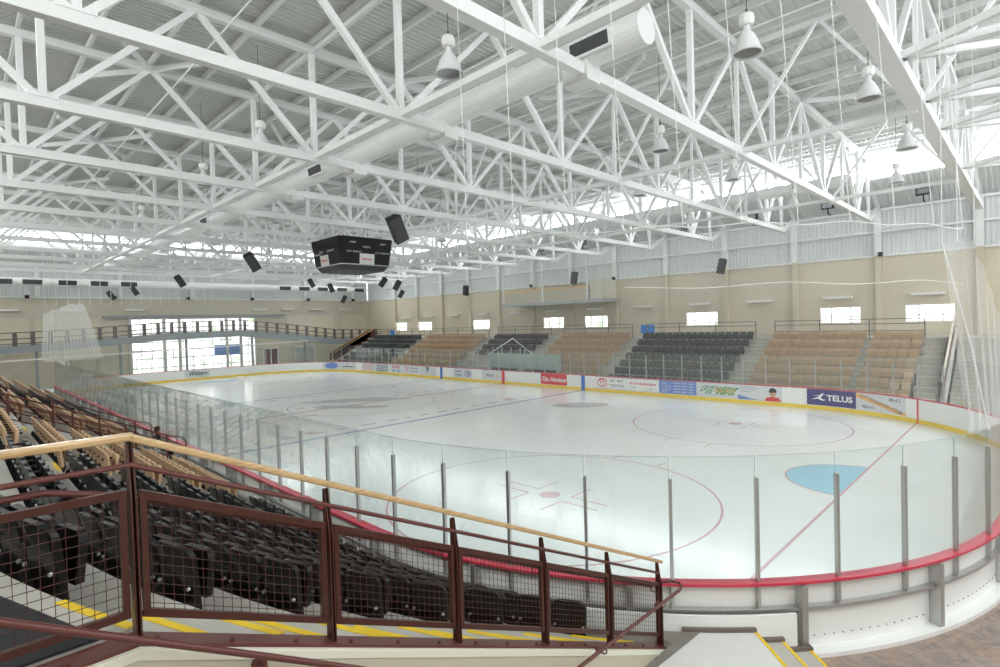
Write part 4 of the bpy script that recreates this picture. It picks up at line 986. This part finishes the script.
# base plate
mb = MB()
mb.prism([(-11.8,3.158),(-11.8,3.180),(-4.965,3.180),(1.17,.395),(1.17,.373),(-4.97,3.158)], XRL-.075, XRL+.10, 'x'); mb.build('base_plate','brown2',rl)
mb = MB()
y = -9.5
while y < 1.1:
    z = zz(y); mb.tube([(XRL+.06,y,z),(XRL+.06,y,z+.03)],.014,6); y += .42
mb.build('bolt','brown2',rl)
# posts: tapered flat plates
for y, z in PU[:-1]+PL:
    mb = MB(); zt = z+H-.03; xa, xb = XRL-.045, XRL+.042
    for sgn in (-1,1): mb.prism([(xa,z),(xb,z),(xb,z+H*.70),(xa+.03,zt),(xa,zt)], y+sgn*.012-.005, y+sgn*.012+.005, 'y')
    mb.box(xa, xa+.012, y-.012, y+.012, z, zt); mb.build('post','brown',rl)
# wooden handrail
def rail_line(dz, w, h, m, name, y0=-9.9, y1=1.19, dx=0, bev=0):
    mb = MB(); mb.bar((XRL+dx,y0,3.17+dz),(XRL+dx,-4.96+.02,3.17+dz),w,h); mb.bar((XRL+dx,-4.96-.01,3.17+dz),(XRL+dx,y1,zz(y1)+dz),w,h); return mb.build(name,m,rl,bevel=bev)
rail_line(H, .075, .043, 'wood', 'wooden_handrail', y0=-9.9, y1=1.2, bev=.012)['label'] = 'pale varnished wooden handrail'
def tube_line(dz, r, name, y0=-9.9, y1=1.14):
    mb = MB(); mb.tube([(XRL,y0,3.17+dz),(XRL,-4.96,3.17+dz),(XRL,y1,zz(y1)+dz)], r, 8); return mb.build(name,'brown2',rl,smooth=True)
tube_line(H-.165,.017,'mid_rail')
# frames with wire mesh between posts
ALL = PU+PL[1:]
for (ya,za),(yb2,zb3) in zip(ALL, ALL[1:]):
    a, b = ya+.03, yb2-.03; za_ = zz(a); zb_2 = zz(b); lo, hi = .155, .86
    mb = MB()
    for dz in (lo,hi): mb.bar((XRL,a,za_+dz),(XRL,b,zb_2+dz),.035,.045)
    for yq, zq in ((a+.02,zz(a)),(b-.02,zz(b))): mb.bar((XRL,yq,zq+lo),(XRL,yq,zq+hi),.035,.045)
    fr = mb.build('mesh_frame','brown',rl)
    mb = MB(); n = int((b-a)/.055)
    for i in range(1,n): y = a+(b-a)*i/n; z = zz(y); mb.bar((XRL,y,z+lo),(XRL,y,z+hi),.0034)
    n = int((hi-lo)/.055)
    for i in range(1,n): d = lo+(hi-lo)*i/n; mb.bar((XRL+.004,a,za_+d),(XRL+.004,b,zb_2+d),.0034)
    mb.build('wire_mesh','brown',fr)
for y in (-2.52,-1.30,-.08,1.14):
    z = zz(y)+.86; mb = MB(); mb.tube([(XRL-.02,y-.07,z+.02),(XRL-.07,y-.10,z-.02),(XRL-.07,y-.10,z-.08),(XRL-.03,y-.05,z-.10)],.008,6); mb.build('hook_bracket','brown2',rl)
# inner handrail tube on the seat side
mb = MB(); mb.tube([(XRL-.09,-7.5,4.10),(XRL-.09,-5.35,4.10),(XRL-.09,-4.96,3.99),(XRL-.09,1.10,1.22)],.020,8); mb.build('inner_handrail','brown2',rl,smooth=True)
# camera side tubular handrail
hr = thing('tube_handrail', 'maroon tubular handrail bracketed to the beige parapet, turning back at the bottom', 'handrail')
XH = -2.99
mb = MB(); mb.tube([(XH,-8.2,4.0),(XH,-6.1,3.90),(XH,-5.55,3.60),(XH,-4.39,2.91),(XH,-3.69,2.49),(XH,-2.2,1.55),(XH,-1.75,1.30),(XH,-1.1,1.25),(XH,1.22,1.235),(XH-.02,1.33,1.235),(XH-.08,1.38,1.25),(XH-.16,1.32,1.27),(XH-.24,1.14,1.30)],.021,10); mb.build('tube','brown2',hr,smooth=True)
for y, z in ((-6.6,3.9),(-4.33,2.87),(-2.9,2.0),(-.55,1.24),(.82,1.24)):
    mb = MB(); mb.tube([(XH,y,z-.02),(XH,y,z-.07),(XH-.03,y,z-.09),(-3.115,y,z-.09)],.009,6); mb.tube([(-3.12,y,z-.09),(-3.10,y,z-.09)],.045,14); mb.build('wall_bracket','brown2',hr)
# landing and steps at the right of the parapet
ld = thing('concrete_landing', 'pale concrete landing slab at the foot of the railing beside the boards', 'landing')
ZL = .46
def lpoly(off, xa, xb, n=24):
    # points on the boards arc from x=xa to x=xb (xa<xb)
    R = RC+off; return [(x, RC-math.sqrt(R*R-(x+RC)**2)) for x in [xa+(xb-xa)*i/n for i in range(n+1)]]
def landing(mb, xa, xb, z0, z1, yback=-1.6, skew=1.05, mi=0):
    A = lpoly(.27, xa, xb)
    Bk = [(p[0]+ (p[1]-yback)*skew*.0 + (xb-xa)*0, yback) for p in A]
    mb.slab(A[::-1], [(x+ (0), yback) for x,_ in A][::-1], z0, z1, mi); return mb
mb = MB(); A = lpoly(.27,-3.34,-2.5); mb.prism(A+[(-2.5,-1.2),(-3.105,-1.2),(-3.105,1.2),(-3.34,1.2)], 0, ZL, 'z'); mb.build('slab','concl',ld)
# darker aggregate strip behind the railing foot
E_ = lpoly(.28,-3.34,-2.93,8); mb = MB(); mb.v = [(x,y,ZL+.005) for x,y in E_]+[(-2.98,.81,ZL+.005),(-3.02,.2,ZL+.005),(-3.11,.2,ZL+.005),(-3.11,1.18,ZL+.005),(-3.34,1.18,ZL+.005)]; mb.f = [tuple(range(len(mb.v)))[::-1]]; mb.mi = [0]; mb.build('aggregate_strip','concd',ld)
struct(MB().slab(lpoly(.27,-5.4,-3.34)[::-1], [(x,-.9) for x,_ in lpoly(.27,-5.4,-3.34)][::-1], 0, .40).build('floor','concd'), 'dark worn concrete floor at the foot of the front row')
# nosing lines run away from the boards, steps go down to the right
dv = Vector((.722,-.692,0))
def step_line(p, z, L): return Vector((p[0],p[1],z)), Vector((p[0],p[1],z))+dv*L
NP = [(-2.52,2.41,.46),(-2.24,2.68,.31),(-1.97,2.98,.155)]
def st(mb, p, q, z0, z1):
    L = 3.2; a = Vector((p[0],p[1],0)); b = Vector((q[0],q[1],0)); a2 = a+dv*L; b2 = b+dv*L
    mb.slab([(a.x,a.y),(b.x,b.y)], [(a2.x,a2.y),(b2.x,b2.y)], z0, z1)
sp = thing('landing_steps', 'three short concrete steps with yellow edges leading down to the tiled floor', 'steps')
for i, (x, y, z) in enumerate(NP):
    if i: px, py, _ = NP[i-1]; mb = MB(); st(mb, (px,py), (x,y), 0, z); mb.build('tread','conc',sp)
    mb = MB(); a = Vector((x,y,0)); pr = Vector((-.692,-.722,0))*.045; a2 = a+dv*3.2; mb.slab([(a.x,a.y),((a+pr).x,(a+pr).y)], [(a2.x,a2.y),((a2+pr).x,(a2+pr).y)], z, z+.006); mb.build('yellow_edge','yellow',sp)
mb = MB(); b0 = Vector((-2.52,2.41,0)); b1 = b0+dv*3.2
mb.v = [(-3.10,1.15,ZL-.001),(-3.10,-.9,ZL-.001),(b1.x,b1.y-.0,ZL-.001),(b0.x,b0.y,ZL-.001),(-3.05,1.95,ZL-.001)]; mb.f = [(0,1,2,3,4)]; mb.mi=[0]
mb.v += [(v[0],v[1],0) for v in mb.v]; mb.f += [(3,2,7,8)]; mb.mi += [0]; mb.build('slab_wedge','concl',ld)
for (x, y, z), l in zip(NP, (1.0,.55,.45)):
    a = math.atan2(y-RC, x+RC); mb = MB(); aa = a-l/RC*(1 if True else 0)
    P1 = [(-RC+(RC+.20)*math.cos(t_), RC+(RC+.20)*math.sin(t_)) for t_ in (aa,aa+(a-aa)*.5,a)]; P2 = [(-RC+(RC+.29)*math.cos(t_), RC+(RC+.29)*math.sin(t_)) for t_ in (aa,aa+(a-aa)*.5,a)]
    mb.slab(P1,P2,z-.02,z+.05); mb.build('edge_block','edgeb',ld)
mb = MB(); A = [(-RC+(RC+.19)*math.cos(t_), RC+(RC+.19)*math.sin(t_)) for t_ in [math.radians(-90+i*.5) for i in range(28,104)] ]
A = [p for p in A if -4.4 < p[0] < -1.96]; B = [(-RC+(p[0]+RC)*(RC+.23)/(RC+.19), RC+(p[1]-RC)*(RC+.23)/(RC+.19)) for p in A]
mb.slab(A,B,.05,.67); o = mb.build('kerb_panel','board'); tag(o, 'low white curved panel between the landing steps and the rink boards', 'panel')
# camera side wide stair going up to the concourse (mostly below the frame)
cs = thing('concourse_stair', 'wide concrete stair on the camera side of the parapet', 'stair')
for i in range(15):
    z = ZL+.181*(i+1); y = -1.6-i*.30; MB().box(-3.04, 4.2, y-.31 if i < 14 else -11.9, y, z-.35, z).build('tread','conc',cs)

# ------------------------------------------------------------------ vomitory guard rails in the near stand
for x, lb in ((-24.0,'farther'), (-19.7,'nearer')):
    t = thing('aisle_railing', 'low brown tube railing stepping down beside the near stand opening, %s one' % lb, 'railing', (x,0,0), 0, 'brown tube railings in the near stand')
    def zr(y): return 1.25+(-y)*.46
    for k, d in enumerate((0,-.22,-.44,-.66)):
        mb = MB(); pts = [(0,-6.2,zr(-6.2)+d),(0,-.7,zr(-.7)+d)]
        if k == 0: pts += [(0,-.35,zr(-.6)+d-.05),(0,-.25,zr(-.6)-.2),(0,-.25,.3)]
        mb.tube(pts,.022,6); mb.build('rail','brown2',t)
    for y in (-6,-4.6,-3.2,-1.9,-.8): MB().bar((0,y,zr(y)-1.15),(0,y,zr(y)),.05).build('post','brown2',t)
    MB().box(-.04,.04,-6.35,-6.0,zr(-6.2)-1.0,zr(-6.2)+.15).build('end_plate','brown2',t)

# ------------------------------------------------------------------ safety nets
def netmesh(pts_bottom, pts_top, rows=14, folds=0, amp=0):
    mb = MB(); mb.uv = []; n = len(pts_bottom); cum = [0]
    for i in range(1,n): cum.append(cum[-1]+math.hypot(pts_bottom[i][0]-pts_bottom[i-1][0], pts_bottom[i][1]-pts_bottom[i-1][1]))
    for j in range(rows+1):
        t = j/rows
        for i in range(n):
            a, b = Vector(pts_bottom[i]), Vector(pts_top[i]); p = a.lerp(b,t)
            if folds: 
                w = amp*math.sin(i*folds); p.x += w*(.4+.6*(1-t)); p.y += w*.5
            mb.v.append(tuple(p)); mb.uv.append((cum[i], p.z))
    for j in range(rows):
        for i in range(n-1): mb.f.append((j*n+i,j*n+i+1,(j+1)*n+i+1,(j+1)*n+i)); mb.mi.append(0)
    return mb
nn_ = 90; sA = 2.45; sB = 10.75; bot = []; top = []
for i in range(nn_+1):
    t = i/nn_; s = sA+(sB-sA)*t; p = bpt(s,.06); zt = 6.30-.05*math.sin(t*18)**2
    bot.append((p[0],p[1],2.92)); top.append((p[0],p[1],zt))
sn = thing('safety_net', 'white diamond mesh safety net hanging above the near corner glass', 'net')
netmesh(bot,top,10).build('netting','net',sn)
mb = MB(); mb.tube([(p[0],p[1],p[2]) for p in top[::2]],.007,5); mb.build('top_rope','steel',sn)
mb = MB(); mb.tube([(bpt(sA+(sB-sA)*i/40,.07)[0], bpt(sA+(sB-sA)*i/40,.07)[1], 5.40+.025*math.cos(i*.55)) for i in range(12,41)],.005,5); mb.build('cross_rope','steel',sn)
for i in range(0,nn_+1,9): p = top[i]; MB().tube([p,(p[0]-.3,p[1]+.2,10.6)],.006,5).build('suspension_cord','steel',sn)
# bunched net at the near end, drawn aside
bot = []; top = []
TS = [(10.2,6.0),(11.1,6.1),(12.0,5.2),(12.9,4.35),(14.5,3.3)]
for i in range(61):
    t = i/60; st_ = 10.2+4.3*t; zt = next(a[1]+(b[1]-a[1])*(st_-a[0])/(b[0]-a[0]) for a, b in zip(TS,TS[1:]) if st_ <= b[0]+1e-6)
    sb2 = 10.9+3.6*t; p = bpt(sb2*.988,.09); q = bpt(st_*.988,.09); bot.append((p[0],p[1],2.92)); top.append((q[0],q[1],zt+.03*math.sin(t*60)))
bn = thing('end_net', 'bunched white safety net drawn aside over the near end boards at right', 'net')
netmesh(bot,top,16,1.1,.05).build('netting','netd',bn)
mb = MB(); mb.tube([top[0],bpt(11.0*.988,.1)[:2]+(4.4,),bpt(11.7*.988,.1)[:2]+(2.9,)],.014,6); mb.build('edge_rope','steel',bn); 
for i in (0,6,14): p = top[i]; MB().tube([p,(p[0],p[1],10.7)],.006,5).build('suspension_cord','steel',bn)
# far end net gathered at the left
bot = []; top = []
for i in range(81):
    t = i/80; y = -.1+t*4.4; bot.append((-60.9,y,2.7)); ty = .15+t*2.9; top.append((-60.9,ty,6.9+.9*min(1,t*1.6)-.15*abs(math.sin(t*14))))
fn = thing('end_net', 'white net curtain gathered at the far end left of the glazing', 'net')
netmesh(bot,top,16,1.3,.16).build('netting','netf',fn)
bot = [(-61.0,3.0+i*.5,2.7) for i in range(44)]; top = [(-61.0,3.0+i*.5,8.0+.25*math.cos(i*.9)+i*.012) for i in range(44)]
netmesh(bot,top,4).build('open_netting','net',fn)
for i in range(18): y = .3+i*.8; MB().tube([(-61,y,7.6),(-61,y,14.2)],.022,5).build('suspension_cord','steel',fn)

# ------------------------------------------------------------------ person sitting by the boards on the near side
pr = thing('person', 'small dark-haired person in black sitting in the front row near the boards', 'person', (-22.1,-.55,.22), 0)
def skin_fig():
    V = [(0,0,.50),(0,0,.80),(0,.02,1.02),(0,.03,1.13),(0,.04,1.24),(-.19,.02,.98),(-.24,.10,.74),(-.15,.32,.62),(.19,.02,.98),(.24,.10,.74),(.15,.32,.62),(-.10,.02,.48),(-.12,.42,.50),(-.12,.46,.06),(-.12,.60,.04),(.10,.02,.48),(.12,.42,.50),(.12,.46,.06),(.12,.60,.04)]
    E = [(0,1),(1,2),(2,3),(3,4),(2,5),(5,6),(6,7),(2,8),(8,9),(9,10),(0,11),(11,12),(12,13),(13,14),(0,15),(15,16),(16,17),(17,18)]
    Rr = [.16,.15,.13,.055,.10,.065,.045,.035,.065,.045,.035,.09,.065,.045,.035,.09,.065,.045,.035]
    me = bpy.data.meshes.new('body'); me.from_pydata(V,E,[]); me.materials.append(M['cloth']); o = bpy.data.objects.new('body',me); C.objects.link(o); o.parent = pr
    o.modifiers.new('skin','SKIN'); 
    for i, r in enumerate(Rr): me.skin_vertices[0].data[i].radius = (r,r*.8)
    me.skin_vertices[0].data[0].use_root = True
    s = o.modifiers.new('sub','SUBSURF'); s.levels = s.render_levels = 1
    return o
ob = bpy.data.objects; bd = None
def body():
    me0 = bpy.data.meshes.new('b'); 
try:
    bpy.context.view_layer.update()
except Exception: pass
V = [(0,0,.46),(0,0,.80),(0,.02,.98),(0,.03,1.10)]
def ellipsoid(mb, c, r, k=14, rings=10):
    prof = [(math.sin(PI*i/rings), -math.cos(PI*i/rings)) for i in range(rings+1)]; n = len(mb.v)
    for a, z in prof:
        for j in range(k): t = 2*PI*j/k; mb.v.append((c[0]+r[0]*a*math.cos(t), c[1]+r[1]*a*math.sin(t), c[2]+r[2]*z))
    for i in range(rings):
        for j in range(k): mb.f.append((n+i*k+j,n+i*k+(j+1)%k,n+(i+1)*k+(j+1)%k,n+(i+1)*k+j)); mb.mi.append(0)
me = bpy.data.meshes.new('body')
SV = [(0,0,.50),(0,0,.80),(0,.02,1.00),(0,.03,1.12),(-.19,.02,.97),(-.25,.08,.72),(-.15,.30,.60),(.19,.02,.97),(.25,.08,.72),(.15,.30,.60),(-.12,.42,.50),(-.12,.46,.08),(-.12,.58,.05),(.12,.42,.50),(.12,.46,.08),(.12,.58,.05)]
SE = [(0,1),(1,2),(2,3),(2,4),(4,5),(5,6),(2,7),(7,8),(8,9),(0,10),(10,11),(11,12),(0,13),(13,14),(14,15)]
SR = [.17,.15,.14,.06,.08,.05,.04,.08,.05,.04,.07,.05,.04,.07,.05,.04]
me.from_pydata(SV,SE,[]); me.materials.append(M['cloth']); bo = bpy.data.objects.new('body',me); C.objects.link(bo); bo.parent = pr
bpy.context.view_layer.objects.active = bo; bo.modifiers.new('skin','SKIN')
if not me.skin_vertices:
    bpy.context.view_layer.update()
if me.skin_vertices:
    for i, r in enumerate(SR): me.skin_vertices[0].data[i].radius = (r,r*.85)
    me.skin_vertices[0].data[0].use_root = True
bo.modifiers.new('sub','SUBSURF').render_levels = 1
mb = MB(); ellipsoid(mb,(0,.06,1.24),(.075,.095,.115)); mb.build('head','skin',pr,smooth=True)
mb = MB(); ellipsoid(mb,(0,.035,1.27),(.09,.10,.11)); mb.build('hair','hair',pr,smooth=True)

# ------------------------------------------------------------------ world and render look
w = bpy.data.worlds.new('world'); bpy.context.scene.world = w; w.use_nodes = True
w.node_tree.nodes['Background'].inputs[0].default_value = (.9,.95,1,1); w.node_tree.nodes['Background'].inputs[1].default_value = 1.0
sc = bpy.context.scene
sc.view_settings.view_transform = 'Standard'; sc.view_settings.look = 'None'; sc.view_settings.gamma = 1; sc.view_settings.exposure = 1.28
sc.cycles.max_bounces = 10; sc.cycles.diffuse_bounces = 6; sc.cycles.glossy_bounces = 4; sc.cycles.transparent_max_bounces = 32
sc.cycles.caustics_reflective = False; sc.cycles.caustics_refractive = False
